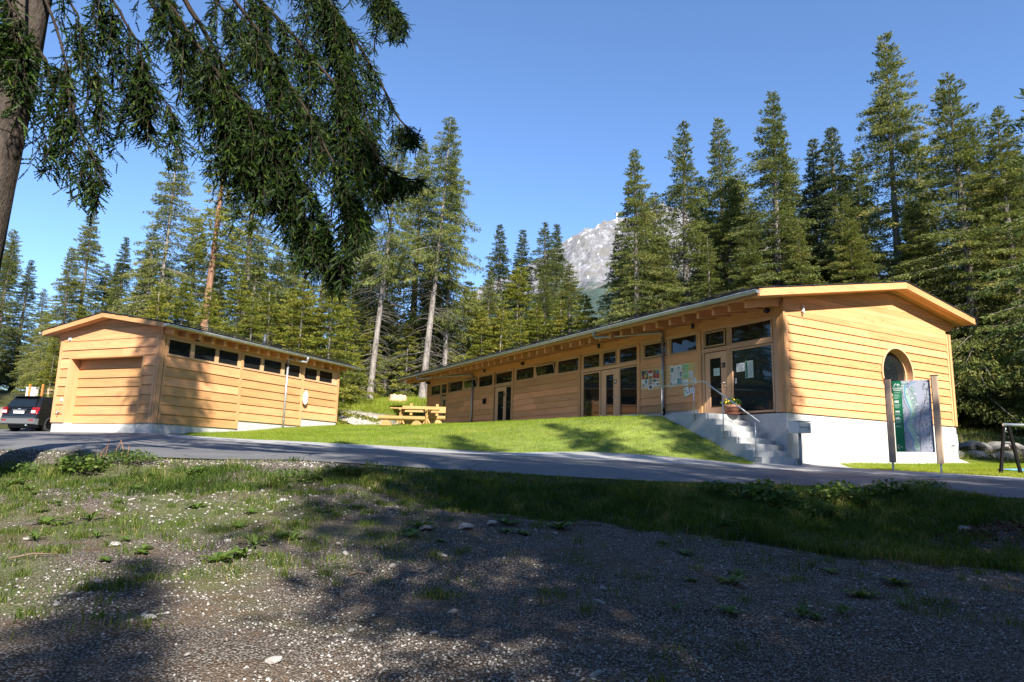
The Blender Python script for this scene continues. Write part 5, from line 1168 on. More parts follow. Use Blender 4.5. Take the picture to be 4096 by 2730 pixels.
# twig template: axis with needles all round
def twig_template(L=.16):
    """a shoot: two crossed blades of close-set needles with a ragged edge"""
    V, Q = [], []
    def tri(a, b, c): V.extend([np.array(a, float), np.array(b, float), np.array(c, float)]); Q.append((len(V) - 3, len(V) - 2, len(V) - 1))
    for pl in (0, 1):
        S = lambda w, q: (0, w, q) if pl == 0 else (0, q, w)
        for j in range(4):
            x = L * j / 4
            for sg in (-1, 1):
                w = .018 * (1 - .12 * j); p = S(sg * w, .003 * sg)
                tri((x - .004, 0, 0), (x + L * .30, 0, 0), (x + L * .30, p[1], p[2]))
    return np.array(V), np.array(Q)
# limbs: pixel polylines at a distance, and curtains of hanging shoots below them
BOT = np.array([(0, 860), (100, 840), (160, 640), (200, 760), (290, 860), (400, 840), (430, 640), (490, 700), (520, 520), (600, 560), (660, 690), (760, 680), (840, 760), (940, 1060), (1000, 1090), (1050, 900), (1120, 960), (1200, 1080), (1300, 1130), (1370, 1200), (1430, 1000), (1480, 960), (1500, 860), (1640, 780), (1720, 720)], float)
RGT = np.array([(-300, 1680), (0, 1640), (160, 1600), (190, 1500), (300, 1560), (330, 1480), (420, 1600), (470, 1560), (540, 1700), (600, 1640), (640, 1480), (700, 1680), (760, 1700), (800, 1560), (880, 1490), (1000, 1450), (1130, 1420), (1200, 1380)], float)
def pix(P):
    P = np.asarray(P) + np.array([TX, TY, TZ]); d = P[:, 1] * math.cos(PITCH) + P[:, 2] * math.sin(PITCH); u = -P[:, 1] * math.sin(PITCH) + P[:, 2] * math.cos(PITCH)
    a, b = F_PX * P[:, 0] / d, -F_PX * u / d; c, s_ = math.cos(ROLL), math.sin(ROLL); return 2048 + c * a - s_ * b, 1365 + s_ * a + c * b
LIMBS = [  # (points (px,py,Y), radius at root, hanging length, shoots per metre)
    ([(330, -900, 7.0), (470, -330, 7.2), (650, 0, 7.5), (830, 290, 7.8), (1000, 440, 8.0), (1170, 530, 8.2)], .065, 1.0, 15),
    ([(300, -1100, 7.0), (480, -500, 7.3), (740, 0, 7.8), (880, 190, 8.0), (1000, 410, 8.2), (1130, 600, 8.4), (1260, 800, 8.6), (1330, 1000, 8.7)], .07, 1.1, 16),
    ([(350, -1200, 7.2), (700, -700, 8.0), (1050, -300, 8.8), (1300, 0, 9.2), (1480, 250, 9.4), (1600, 480, 9.5), (1680, 560, 9.5)], .07, 1.15, 19),
    ([(300, -900, 7.1), (640, -420, 7.8), (980, -60, 8.5), (1230, 250, 8.9), (1420, 520, 9.0), (1560, 720, 9.1), (1700, 720, 9.1)], .065, 1.1, 19),
    ([(250, -800, 7.0), (500, -150, 7.5), (800, 350, 8.0), (1050, 700, 8.4), (1230, 920, 8.5), (1380, 1060, 8.6)], .055, .75, 17),
    ([(300, -1300, 7.0), (800, -900, 8.6), (1200, -450, 9.6), (1480, -120, 10.0), (1610, 60, 10.0), (1640, 130, 10.0)], .06, .9, 18),
    ([(160, -500, 7.0), (300, -150, 7.2), (430, 80, 7.3), (520, 260, 7.4), (560, 420, 7.4), (600, 520, 7.4)], .04, .8, 15),
    ([(150, 80, 7.0), (185, 240, 6.9), (190, 420, 6.8), (235, 560, 6.7), (330, 680, 6.6), (380, 760, 6.6)], .032, .38, 14),
    ([(150, -350, 7.0), (230, -50, 7.0), (330, 110, 7.0), (390, 300, 7.0), (400, 430, 7.0)], .03, .55, 15),
    ([(130, 330, 7.0), (110, 430, 7.1), (160, 560, 7.2), (170, 700, 7.2)], .02, .38, 12),
    ([(200, -600, 7.0), (500, -300, 8.4), (760, 50, 8.8), (900, 380, 9.0), (950, 620, 9.0)], .045, .8, 14),
    ([(40, -420, 7.0), (10, -120, 5.9), (60, 60, 5.4), (90, 150, 5.3), (100, 220, 5.3)], .03, .45, 16),
    ([(200, -700, 7.0), (330, -300, 7.0), (470, 0, 7.1), (560, 150, 7.2), (620, 330, 7.3), (700, 480, 7.4)], .04, .9, 16),
    ([(170, -200, 7.0), (230, 130, 6.8), (270, 330, 6.7), (330, 540, 6.6), (400, 700, 6.6)], .03, .45, 16),
    ([(330, -900, 7.0), (640, -300, 8.2), (900, 80, 8.8), (1120, 330, 9.3), (1330, 520, 9.6), (1480, 640, 9.7)], .05, .9, 18),
    ([(330, -900, 7.0), (700, -300, 7.6), (1050, 130, 8.0), (1250, 480, 8.2), (1390, 760, 8.2), (1460, 900, 8.2)], .05, .9, 18),
    ([(300, -1250, 7.0), (900, -700, 8.4), (1250, -200, 9.0), (1340, 60, 9.1), (1420, 300, 9.2), (1500, 560, 9.2), (1560, 900, 9.1)], .05, .9, 16),
]
SP, SD, SU = [], [], []   # shoot position, direction, length scale
wood_mb = []
def bez(P, n):
    P = np.array(P, float); t = np.linspace(0, 1, len(P)); tt = np.linspace(0, 1, n); out = np.stack([np.interp(tt, t, P[:, i]) for i in range(3)], 1)
    for _ in range(2): out[1:-1] = (out[:-2] + 2 * out[1:-1] + out[2:]) / 4
    return out
nr = np.random.default_rng(21)
for li, (pp, r_, hang, dn) in enumerate(LIMBS):
    pts = [tuple(lc(at(*q))) for q in pp]
    pts[0] = (.1, 0.0, pts[0][2] if li not in (7, 9) else pts[0][2])
    B = bez(pts, 26); L = np.linalg.norm(np.diff(B, axis=0), axis=1).sum()
    B[2:-1] += np.cumsum(nr.normal(0, .022, (23, 3)), 0) * np.hanning(23)[:, None]; rads = r_ * .62 * (1 - np.linspace(0, 1, 26) * .8)
    limb = MB().tube([tuple(q) for q in B], [float(q) for q in rads], 7).build('limb', BK_TWIG, OS, True)
    # secondary branches hanging from the limb, then side twigs carrying needles
    n2 = int(L * dn * .9); f0 = .12 if li in (7, 8, 9, 11) else .25
    tw = MB()
    for _ in range(n2):
        f = nr.uniform(f0, 1) ** .8 * 25; i0 = min(int(f), 24); c = B[i0] * (1 - f + i0) + B[i0 + 1] * (f - i0); dl = B[i0 + 1] - B[i0]; dl /= np.linalg.norm(dl)
        qx, qy = pix(c[None])
        if qy[0] < -260: continue
        ll = hang * nr.uniform(.35, 1.15); a = nr.uniform(0, 6.28); ho = np.array([math.cos(a), math.sin(a), 0]) * nr.uniform(.15, .55) + dl * nr.uniform(.1, .6)
        m_ = 8; s = np.linspace(0, 1, m_)[:, None]
        Pq = c + ho * ll * s * (1 - .45 * s) + np.array([0, 0, -1]) * ll * (.15 * s + .85 * s ** 1.7) + np.cumsum(nr.normal(0, .012, (m_, 3)), 0)
        qx, qy = pix(Pq); inb = (qy < np.interp(qx, BOT[:, 0], BOT[:, 1]) + nr.normal(0, 25)) & (qx < np.interp(qy, RGT[:, 0], RGT[:, 1]) + nr.normal(0, 20))
        if not inb[:3].all(): continue
        m_ = int(np.argmin(inb)) if not inb.all() else m_; Pq = Pq[:m_]; ll = ll * m_ / 8
        tw.tube([tuple(q) for q in Pq], [.007 * (1 - .7 * j / m_) for j in range(m_)], 3, False)
        k_ = max(4, int(ll * (40 if pp[-1][0] > 1100 else 31))); ff = nr.uniform(.08, 1, k_) * (m_ - 1); i1 = np.minimum(ff.astype(int), m_ - 2); g_ = (ff - i1)[:, None]
        cc = Pq[i1] * (1 - g_) + Pq[i1 + 1] * g_; dd = Pq[i1 + 1] - Pq[i1]; dd /= np.linalg.norm(dd, axis=1, keepdims=True) + 1e-9
        sd = nr.normal(0, 1, (k_, 3)); sd -= dd * (sd * dd).sum(1, keepdims=True); sd /= np.linalg.norm(sd, axis=1, keepdims=True)
        dv = dd * nr.uniform(.2, .9, (k_, 1)) + sd * nr.uniform(.5, 1.2, (k_, 1)); dv[:, 2] -= .1; dv /= np.linalg.norm(dv, axis=1, keepdims=True)
        SP.append(cc); SD.append(dv); SU.append(nr.uniform(.45, .9, k_))
        SP.append(cc + dv * .07); SD.append(dv * .8 + dd * .5 + nr.normal(0, .3, (k_, 3))); SU.append(nr.uniform(.35, .75, k_))
    tw.V and tag(mk('twigs', tw.V, tw.F, BK_TWIG, OS), kind='stuff')
SP, SD, SU = np.concatenate(SP), np.concatenate(SD), np.concatenate(SU); SD /= np.linalg.norm(SD, axis=1, keepdims=True)
tv, tq = twig_template(); n = len(SP); ref = nr.normal(0, 1, (n, 3)); e = np.cross(SD, ref); e /= np.linalg.norm(e, axis=1, keepdims=True); f = np.cross(SD, e)
V = SP[:, None, :] + SU[:, None, None] * (tv[None, :, 0:1] * SD[:, None, :] + tv[None, :, 1:2] * e[:, None, :] + tv[None, :, 2:3] * f[:, None, :])
T = (tq[None] + (np.arange(n) * len(tv))[:, None, None]).reshape(-1, 3); var = np.repeat(np.clip(nr.normal(.45, .25, n), 0, 1), len(tq))
tag(add_obj('needles', fast_mesh('needles', V.reshape(-1, 3), tris=T, mat=NEAR, var=var), OS), kind='stuff')
print('near shoots', n, 'tris', len(T))
# its own crown above the picture
tr, cr, br = spruce_meshes('overhang_top', 33, 23, 3.5, .42, NEED, BK_GREY, .9, .45, airy=.85)
bpy.data.meshes.remove(tr); add_obj('crown', cr, OS); add_obj('upper_branches', br, OS)
# ------------------------------------------------------------------ mountain beyond the trees
MY = 2600.0
mx_ = np.linspace(-900, 2600, 260); my_ = np.linspace(0, 1, 120); MX, MT = np.meshgrid(mx_, my_)
RP = [at(px, py, MY + 250) for px, py in ((900, 1500), (1700, 1250), (2000, 1100), (2180, 1000), (2260, 950), (2300, 925), (2330, 903), (2400, 882), (2440, 868), (2520, 850), (2640, 800), (2740, 830), (2900, 890), (3100, 960), (3400, 1060), (3900, 1200), (4400, 1400))]
ridge = np.interp(MX, [q.x for q in RP], [q.z for q in RP])
YY = 900 + (MY + 250 - 900) * MT
fz = np.clip(MT, 0, 1) ** 1.55
ZZ = 25 + (ridge - 25) * fz
crag = np.clip((fz - .38) / .25, 0, 1)
ZZ += (fbm(MX * .012, YY * .012, 6) - .5) * 70 * crag * (1 - .6 * (MT > .985)) + np.abs(fbm(MX * .05 + YY * .02, YY * .03, 4) - .5) * 45 * crag - 22 * crag + (fbm(MX * .12, YY * .12, 3) - .5) * 16 * (1 - crag) + (fbm(MX * .05, YY * .05, 3) - .5) * 30
idx = np.arange(MX.size).reshape(MX.shape); Q = np.stack([idx[:-1, :-1], idx[:-1, 1:], idx[1:, 1:], idx[1:, :-1]], -1).reshape(-1, 4)
k = NT('hazed_mountain_rock'); p = k.pos(); sx = k.n('ShaderNodeSeparateXYZ'); k.l(p, sx.inputs[0])
f = k.noise(p, .018, 8, .65); g = k.noise(k.pos((1, 1, .35)), .05, 6, .7)
rock = k.ramp(g, [(.3, (.085, .085, .095)), (.5, (.17, .168, .178)), (.68, (.27, .268, .275))]).outputs[0]  # grey-blue tint puts distance haze into the rock colour
rock = k.mix(k.ramp(f, [(.52, (0, 0, 0)), (.60, (1, 1, 1))]).outputs[0], rock, (.15, .14, .125))
rock = k.mix(k.ramp(k.mth('ADD', g, k.mth('MULTIPLY', sx.outputs[2], .00012)), [(.70, (0, 0, 0)), (.75, (1, 1, 1))]).outputs[0], rock, (.44, .455, .49))
frs = k.ramp(k.noise(p, .09, 4, .7), [(.35, (.022, .040, .036)), (.65, (.05, .078, .058))]).outputs[0]
lim = k.mth('ADD', k.mth('MULTIPLY', sx.outputs[2], 1 / 900), k.mth('MULTIPLY', k.mth('SUBTRACT', f, .5), .32))
k.base(k.mix(k.ramp(lim, [(.665, (1, 1, 1)), (.70, (0, 0, 0))]).outputs[0], rock, frs)); k.rough(.95); k.bump(g, .6, 12)
tag(add_obj('mountain', fast_mesh('mountain', np.stack([MX, YY, ZZ], -1).reshape(-1, 3), quads=Q, mat=k.m)), kind='structure')
mp_ = at(2468, 865, MY + 150)
ms = thing('summit_mast', 'tiny white mast on the rocky summit beside the spruce top', 'mast', (mp_.x, mp_.y, mp_.z - 30)); MB().tube([(0, 0, 0), (0, 0, 36)], 2.0, 6).build('pole', WHITE, ms); MB().lathe([(4.5, 30), (4.5, 42), (1, 46)], 10).build('dish_housing', WHITE, ms)

# ------------------------------------------------------------------ map board
S0, S1 = Vector((9.80, 17.90)), Vector((10.655, 17.30)); sd = (S1 - S0).normalized(); sang = math.atan2(sd.y, sd.x); SW = (S1 - S0).length
SGN = thing('map_board', 'green campsite map board between two wooden posts beside the road', 'sign', (S0.x, S0.y, 0), sang)
for x, zt, zb, foot in ((0, 2.36, .22, -.06), (SW, 2.40, .21, -.10)):
    p = thing_part('post', SGN)
    mb = MB(); a = .075; c = .02; oct_ = [(-a, -a + c), (-a + c, -a), (a - c, -a), (a, -a + c), (a, a - c), (a - c, a), (-a + c, a), (-a, a - c)]
    mb.prism([(x + q, w_, zb) for q, w_ in oct_], [(x + q, w_, zt) for q, w_ in oct_]); mb.build('timber', W_GREY, p)
    box('cap', x - .085, x + .085, -.085, .085, zt, zt + .012, DSTEEL, p); box('foot', x - .022, x + .022, -.03, .03, foot - .2, zb, GALV, p)
PW0, PW1, PZ0, PZ1 = .10, SW - .10, .49, 2.30
PN = thing_part('panel', SGN); box('plate', PW0, PW1, -.012, .0, PZ0, PZ1, simple('shaded_sign_ground', (.37, .39, .46), .35), PN)  # lilac-grey plate colour includes the shade lying on the board
gw = PW0 + (PW1 - PW0) * .245
box('green_field', PW0, gw, -.0145, -.0121, PZ0, PZ1, simple('sign_green', (.008, .15, .06), .35), PN)
def sgt(s, size, fx, fz, name='lettering', al='CENTER', wt=0.0):
    M = Matrix.Translation((PW0 + (gw - PW0) * fx, -.0165, PZ1 - (PZ1 - PZ0) * fz)) @ Matrix.Rotation(math.pi / 2, 4, 'X') @ Matrix.Scale(size, 4)
    return text_mesh(name, s, 1.0, WHITE, PN, M, al, 1.0, wt)
sgt('Camping', .058, .5, .112, wt=.02); sgt('Gravas', .058, .5, .140, wt=.02); sgt('Lenzerheide', .028, .5, .166)
def gpoly(pts, mat, name, y=-.0165, th=.0015):
    A = [(PW0 + (gw - PW0) * a, y, PZ1 - (PZ1 - PZ0) * b) for a, b in pts]; return MB().prism(A, [(a, y + th, c) for a, _, c in A]).build(name, mat, PN)
gpoly([(.12, .078), (.36, .032), (.52, .052), (.46, .055), (.37, .043), (.24, .078)], WHITE, 'mountain_emblem'); gpoly([(.50, .062), (.58, .045), (.68, .036), (.90, .070), (.84, .072), (.68, .050), (.60, .058), (.74, .078), (.66, .078)], WHITE, 'mountain_emblem')
def grule(z, x0=.1, x1=.9): gpoly([(x0, z), (x1, z), (x1, z + .0018), (x0, z + .0018)], simple('sign_rule', (.35, .55, .42), .5), 'rule_line')
def glines(z0, n, st, x0=.1, x1=.8):
    mb = MB()
    for i in range(n):
        z = z0 + i * st; e = x1 * rng.uniform(.7, 1.05); A = [(PW0 + (gw - PW0) * a, -.0165, PZ1 - (PZ1 - PZ0) * b) for a, b in ((x0, z), (e, z), (e, z + st * .38), (x0, z + st * .38))]; mb.prism(A, [(a, -.015, c) for a, _, c in A])
    mb.build('small_print', simple('sign_print', (.42, .60, .48), .5), PN)
grule(.178); glines(.196, 2, .013); glines(.224, 4, .009); glines(.330, 6, .010); glines(.462, 3, .010); glines(.562, 4, .010); grule(.61); glines(.632, 3, .009)
def caravan(z, kind):
    gpoly([(.14, z), (.14, z + .022), (.62, z + .026), (.62, z - .008), (.2, z - .006)], WHITE, 'pictogram'); gpoly([(.48, z + .002), (.56, z + .002), (.56, z + .016), (.48, z + .016)], simple('sign_green', (.008, .15, .06)), 'pictogram_hole', -.018)
caravan(.286, 0); gpoly([(.16, .424), (.16, .444), (.64, .448), (.64, .424)], WHITE, 'pictogram'); gpoly([(.14, .545), (.14, .525), (.3, .518), (.45, .508), (.62, .53), (.72, .545)], WHITE, 'pictogram')
# small emblem at the foot of the green field: white head over a red and white check
SRED = simple('sign_red', (.55, .02, .03), .4)
for a0, a1, b0, b1, m_ in ((.16, .24, .902, .915, WHITE), (.26, .34, .900, .913, WHITE), (.18, .30, .918, .926, SRED), (.15, .23, .930, .944, WHITE), (.24, .33, .930, .944, SRED), (.15, .23, .946, .960, SRED), (.24, .33, .946, .960, WHITE)): gpoly([(a0, b0), (a1, b0), (a1, b1), (a0, b1)], m_, 'emblem_piece')
glines(.922, 2, .012, .42, .85)
# the map: stream, roads, pitches, trees
def mpt(fx, fz): return (gw + (PW1 - gw) * fx, PZ1 - (PZ1 - PZ0) * fz)
def mline(pts, w_, mat, name, y=-.0140):
    mb = MB(); P = [Vector(mpt(*q)) for q in pts]; Pn = []
    for i in range(len(P)):
        d = (P[min(i + 1, len(P) - 1)] - P[max(i - 1, 0)]).normalized(); Pn.append(Vector((-d.y, d.x)))
    for i in range(len(P) - 1):
        A = [P[i] + Pn[i] * w_ / 2, P[i] - Pn[i] * w_ / 2, P[i + 1] - Pn[i + 1] * w_ / 2, P[i + 1] + Pn[i + 1] * w_ / 2]
        b = len(mb.V); mb.V += [(q.x, y, q.y) for q in A]; mb.F.append((b, b + 1, b + 2, b + 3))
    return mk(name, mb.V, mb.F, mat, PN)
STR = simple('map_water', (.08, .28, .48), .4); MRD = simple('map_road', (.20, .20, .22), .5); MTR = simple('map_trees', (.075, .085, .12), .5); MGR = simple('map_pitch', (.10, .36, .16), .5); MPL = simple('map_pale_green', (.38, .52, .44), .5)
stream = [(.14, .05), (.10, .16), (.13, .25), (.2, .33), (.27, .42), (.26, .47), (.16, .53), (.05, .60), (.03, .63), (.12, .70), (.2, .78), (.30, .84), (.26, .90), (.30, .99)]
mline([(.10, .02), (.12, .12), (.20, .27), (.30, .40), (.34, .5), (.22, .58), (.2, .66), (.36, .80), (.42, .98)], .10, MPL, 'map_meadow', -.0130)
mline(stream, .020, STR, 'map_stream'); mline([(.13, .11), (.3, .06), (.55, .0)], .018, STR, 'map_stream', -.01405)
mline([(.98, .05), (.9, .12), (.84, .25), (.72, .37), (.62, .47), (.55, .58), (.53, .75), (.51, .99)], .022, MRD, 'map_road'); mline([(0, .045), (.15, .05), (.28, .04), (.4, .0)], .022, MRD, 'map_road', -.01402)
mline([(.22, .05), (.3, .13), (.45, .22), (.50, .3), (.52, .38), (.46, .42)], .010, MRD, 'map_road', -.01404); mline([(.05, .08), (.02, .2), (.08, .32), (.16, .38), (.22, .46), (.08, .54)], .011, MRD, 'map_road', -.01406); mline([(.55, .56), (.38, .62), (.36, .70), (.48, .76)], .010, MRD, 'map_road', -.01408)
mline([(0, .89), (.16, .89), (.26, .97), (.5, .98)], .011, MRD, 'map_road', -.01401)
def mmarks(name, mat, n, inside, shape, y):
    mb = MB(); got = 0
    while got < n:
        fx, fz = rng.random(), rng.random()
        if not inside(fx, fz): continue
        cx, cz = mpt(fx, fz); b = len(mb.V)
        if shape == 't': h_ = rng.uniform(.02, .042); mb.V += [(cx - h_ * .28, y, cz), (cx + h_ * .28, y, cz), (cx, y, cz + h_)]; mb.F.append((b, b + 1, b + 2))
        else: r_ = rng.uniform(.008, .012); mb.V += [(cx - r_, y, cz - r_), (cx + r_, y, cz - r_ * .8), (cx + r_ * .9, y, cz + r_), (cx - r_, y, cz + r_ * .8)]; mb.F.append((b, b + 1, b + 2, b + 3))
        got += 1
    tag(mk(name, mb.V, mb.F, mat, PN), kind='stuff')
mid_ = lambda z: np.interp(z, [0, .2, .4, .55, .62, .8, 1], [.4, .38, .42, .36, .3, .42, .45])
mmarks('map_trees', MTR, 230, lambda x, z: (x > .62 + .1 * math.sin(z * 9) and (rng.random() < .25 + .75 * x * (.4 + z))) or (x > .75 and z < .3 and rng.random() < .6), 't', -.0144)
mmarks('map_trees', MTR, 46, lambda x, z: x < np.interp(z, [0, .3, .5, .62, .9], [.1, .1, .12, .02, .2]) or (.15 < x < .24 and z < .25), 't', -.0145)
mmarks('map_pitches', MGR, 95, lambda x, z: abs(x - mid_(z)) < .09 and .08 < z < .97, 's', -.0143)
for fx, fz in ((.5, .34), (.36, .25), (.46, .19), (.56, .42), (.44, .80), (.3, .56)): cx, cz = mpt(fx, fz); box('map_house', cx - .03, cx + .03, -.0152, -.0142, cz - .01, cz + .012, WHITE, PN)
cx, cz = mpt(.52, .505); box('map_marker', cx - .018, cx + .018, -.0152, -.0142, cz - .004, cz + .004, SRED, PN)

# ------------------------------------------------------------------ letter box
mbx = at(3194, 1752, 20.05); LBX = thing('letter_box', 'light grey letter box numbered 3 on a steel post', 'letter box', (mbx.x + .04, 20.05, Hs(mbx.x, 20.05)), RT - .12)
gz0 = Hs(mbx.x, 20.05); LG_ = simple('letterbox_grey', (.55, .58, .59), .4)
MB().tube([(0, .0, -.2), (0, .0, 1.02 - gz0)], .045, 12).build('post', simple('grey_post', (.30, .32, .34), .45), LBX, True)
z0, z1 = 1.01 - gz0, 1.33 - gz0; mb = MB(); mb.prism([(-.23, -.20, z0), (-.23, .20, z0), (-.23, .20, z1 + .02), (-.23, -.20, z1 - .02)], [(.23, -.20, z0), (.23, .20, z0), (.23, .20, z1 + .02), (.23, -.20, z1 - .02)]); mb.build('case', LG_, LBX)
box('lid', -.24, .24, -.215, .215, z1 + .002, z1 + .026, LG_, LBX).rotation_euler = (0, 0, 0); box('flap', -.21, .05, -.208, -.2005, z1 - .13, z1 - .05, simple('letterbox_flap', (.50, .53, .54), .4), LBX); box('door_edge', -.22, .22, -.206, -.2005, z0 + .15, z0 + .158, DSTEEL, LBX)
text_mesh('number', '3', 1.0, BLACK, LBX, Matrix.Translation((.11, -.209, z0 + .10)) @ Matrix.Rotation(math.pi / 2, 4, 'X') @ Matrix.Scale(.13, 4))

# ------------------------------------------------------------------ swing frame on the right
sw = thing('swing_frame', 'dark steel A-frame with pale top tube at the right edge', 'swing frame', (13.22, 18.5, 0)); zz0 = Hs(13.0, 18.5)
for x in (0, 2.4):
    p = thing_part('leg_pair', sw)
    for s in (-1, 1):
        MB().bar((x + s * .03, -.04 * s, 1.27), (x + s * .345, .10 * s, zz0 - .05), .065, .065, (0, 1, 0)).build('leg', DSTEEL, p)
    MB().tube([(x - .14, .0, .80), (x + .14, .0, .80)], .014, 8).build('brace', DSTEEL, p, True)
MB().tube([(-.08, 0, 1.30), (2.5, 0, 1.30)], .04, 14).build('top_tube', GALV, sw, True)
MB().tube([(.0, 0, 1.26), (-.05, 0, 1.12), (.06, 0, 1.10), (.10, 0, 1.12)], .012, 6).build('bracket', GALV, sw, True)
hp = [(14.2, 19.6), (14.6, 19.75), (15.1, 19.6), (15.4, 19.85), (14.9, 20.0), (14.3, 19.9), (14.0, 20.1), (14.7, 20.25), (15.6, 20.1), (16.4, 20.2)]
MB().tube([(a, b, Hs(a, b) + .05) for a, b in hp], .018, 8).build('garden_hose', simple('blue_hose', (.10, .32, .62), .5), None, True)
tag(bpy.data.objects['garden_hose'], 'blue hose lying in loops on the grass beside the swing frame', 'hose')

# ------------------------------------------------------------------ stones
def rock_mesh(name, seed, flat, mat, sub=2, amp=.35):
    bm = bmesh.new(); bmesh.ops.create_icosphere(bm, subdivisions=sub, radius=1); g = np.random.default_rng(seed); D = g.normal(0, 1, (7, 3)); D /= np.linalg.norm(D, axis=1, keepdims=True); h = g.uniform(.55, .9, 7)
    for v in bm.verts:
        c = np.array(v.co); 
        for d, q in zip(D, h):
            e = c @ d
            if e > q: c = c - d * (e - q)
        c += g.normal(0, .025, 3); v.co = (c[0], c[1] * .8, c[2] * flat)
    me = bpy.data.meshes.new(name); bm.to_mesh(me); bm.free(); me.materials.append(mat); return me
ST_W = simple('white_stone', (.30, .285, .268), .85, noise=.3, nscale=4); ST_G = simple('grey_rock', (.19, .18, .168), .9, noise=.4, nscale=3)
RK = [rock_mesh('boulder', 40 + i, .7, ST_G, 3) for i in range(3)]; SK = [rock_mesh('stone', 50 + i, .55, ST_W, 2) for i in range(4)]
for i, (px, py, s, lb) in enumerate(((3862, 1789, .75, 'pale boulder leaning against the back corner slope'), (3922, 1789, .8, 'angular grey boulder, middle of the slope beyond the gable'), (3964, 1801, .85, 'dark faceted boulder right of the angular one on the slope'), (4035, 1810, .95, 'long grey boulder in front of the swing frame leg'), (3922, 1843, .55, 'white rounded boulder low on the slope by the ramp'), (4010, 1851, .7, 'flat stone slab at the foot of the slope'), (3838, 1838, .4, 'small stone beside the ramp kerb'))):
    Y = 27.2 if py > 1830 else 28.2; q = at(px, py, Y); o = tag(add_obj('boulder', RK[i % 3]), lb, 'boulder', 'boulders on the slope'); o.location = (q.x, Y, Hs(q.x, Y) + .06 * s); o.scale = (s * .85, s * .7, s * .5); o.rotation_euler = (rng.uniform(-.3, .3), rng.uniform(-.3, .3), rng.uniform(0, 6)); 
    if i == 4: o.data = rock_mesh('boulder', 61, .7, ST_W, 3)
for i in range(46):
    if i < 32:
        y = rng.uniform(3.2, 8.6); x = rng.uniform(-.75, .15) * y; s = rng.uniform(.014, .036)
    else: y = rng.uniform(3, 7); x = rng.uniform(-.75, .75) * y; s = rng.uniform(.012, .026)
    o = tag(add_obj('stone', SK[i % 4]), 'pale loose stone lying on the gravel foreground', 'stone', 'loose stones in the gravel'); o.location = (x, y, float(G(np.array([x]), np.array([y]))[0]) + s * .2); o.scale = (s * rng.uniform(.9, 1.7), s, s * .9); o.rotation_euler = (0, rng.uniform(-.3, .3), rng.uniform(0, 6))
def stone_at(px, py, s, lb):
    # march the pixel ray to the ground
    d = at(px, py, 1.0); Y = 2.5
    while Y < 12 and d.z * Y > float(G(np.array([d.x * Y]), np.array([Y]))[0]): Y += .02
    o = tag(add_obj('stone', SK[1]), lb, 'stone', 'loose stones in the gravel'); o.location = (d.x * Y, Y, float(G(np.array([d.x * Y]), np.array([Y]))[0]) + s * .25); o.scale = (s * 1.3, s, s); return o
stone_at(595, 2478, .032, 'rounded white stone alone on the gravel at lower left'); stone_at(3852, 2132, .09, 'white stone beside the bark pile at the right'); stone_at(1130, 2010, .05, 'flat pale stone at the foot of the grassy bank bump'); stone_at(455, 2188, .045, 'pale cube-like stone in the grass at left')
stone_at(1700, 2120, .06, 'pale stone group edge under the dark bank, left one'); stone_at(1965, 2100, .05, 'pale stone under the dark bank, right one'); stone_at(1860, 2118, .07, 'long flat stone in the shade below the bank')

# ------------------------------------------------------------------ weeds, bank plants, bark pile, sticks
WEED = leaf_mat('broad_leaf', [(0, (.04, .08, .015)), (.5, (.085, .15, .025)), (1, (.17, .22, .05))], .35, .5)
def rosette(seed, n, L, wd, upr):
    g = np.random.default_rng(seed); V, Q, var = [], [], []
    for i in range(n):
        a = 6.283 * i / n + g.normal(0, .25); l = L * g.uniform(.6, 1.15); w_ = wd * g.uniform(.8, 1.2); d = np.array([math.cos(a), math.sin(a), 0]); s = np.array([-d[1], d[0], 0]); u = upr * g.uniform(.5, 1.3); b = len(V)
        prof = [(0, .12, 0), (.35, .75, .55), (.65, 1.0, .75), (.88, .6, .65), (1, .02, .5)]
        for t, w2, z in prof:
            c = d * l * t + np.array([0, 0, u * z * l]); V += [c - s * w_ * w2 / 2, c + np.array([0, 0, -.12 * w_]), c + s * w_ * w2 / 2]
        for j in range(4):
            for k2 in (0, 1): Q.append((b + j * 3 + k2, b + j * 3 + k2 + 1, b + j * 3 + 4 + k2, b + j * 3 + 3 + k2)); var.append(g.uniform(.3, .9))
    return fast_mesh('weed', V, quads=Q, mat=WEED, var=var)
WD = [rosette(70, 9, .13, .055, .35), rosette(71, 12, .10, .04, .5), rosette(72, 7, .16, .075, .45), rosette(73, 14, .12, .025, .7)]
def gpos(px, py):
    d = at(px, py, 1.0); Y = 2.5
    while Y < 12 and d.z * Y > float(G(np.array([d.x * Y]), np.array([Y]))[0]): Y += .02
    return d.x * Y, Y, float(G(np.array([d.x * Y]), np.array([Y]))[0])
for i in range(70):
    if i < 40: px, py = rng.uniform(20, 1500), 1845 + 430 * rng.random() ** 1.3
    elif i < 55: px, py = rng.uniform(1500, 3000), rng.uniform(2030, 2190)
    else: px, py = rng.uniform(2700, 4000), rng.uniform(2180, 2480)
    x, y, z = gpos(px, py); o = tag(add_obj('weed', WD[rng.integers(4)]), 'low broad-leaved weed growing in the gravel and bare bank', 'weed', 'broad-leaved weeds'); o.location = (x, y, z + .005); s = rng.uniform(.45, 1.15); o.scale = (s, s, s); o.rotation_euler = (0, 0, rng.uniform(0, 6))
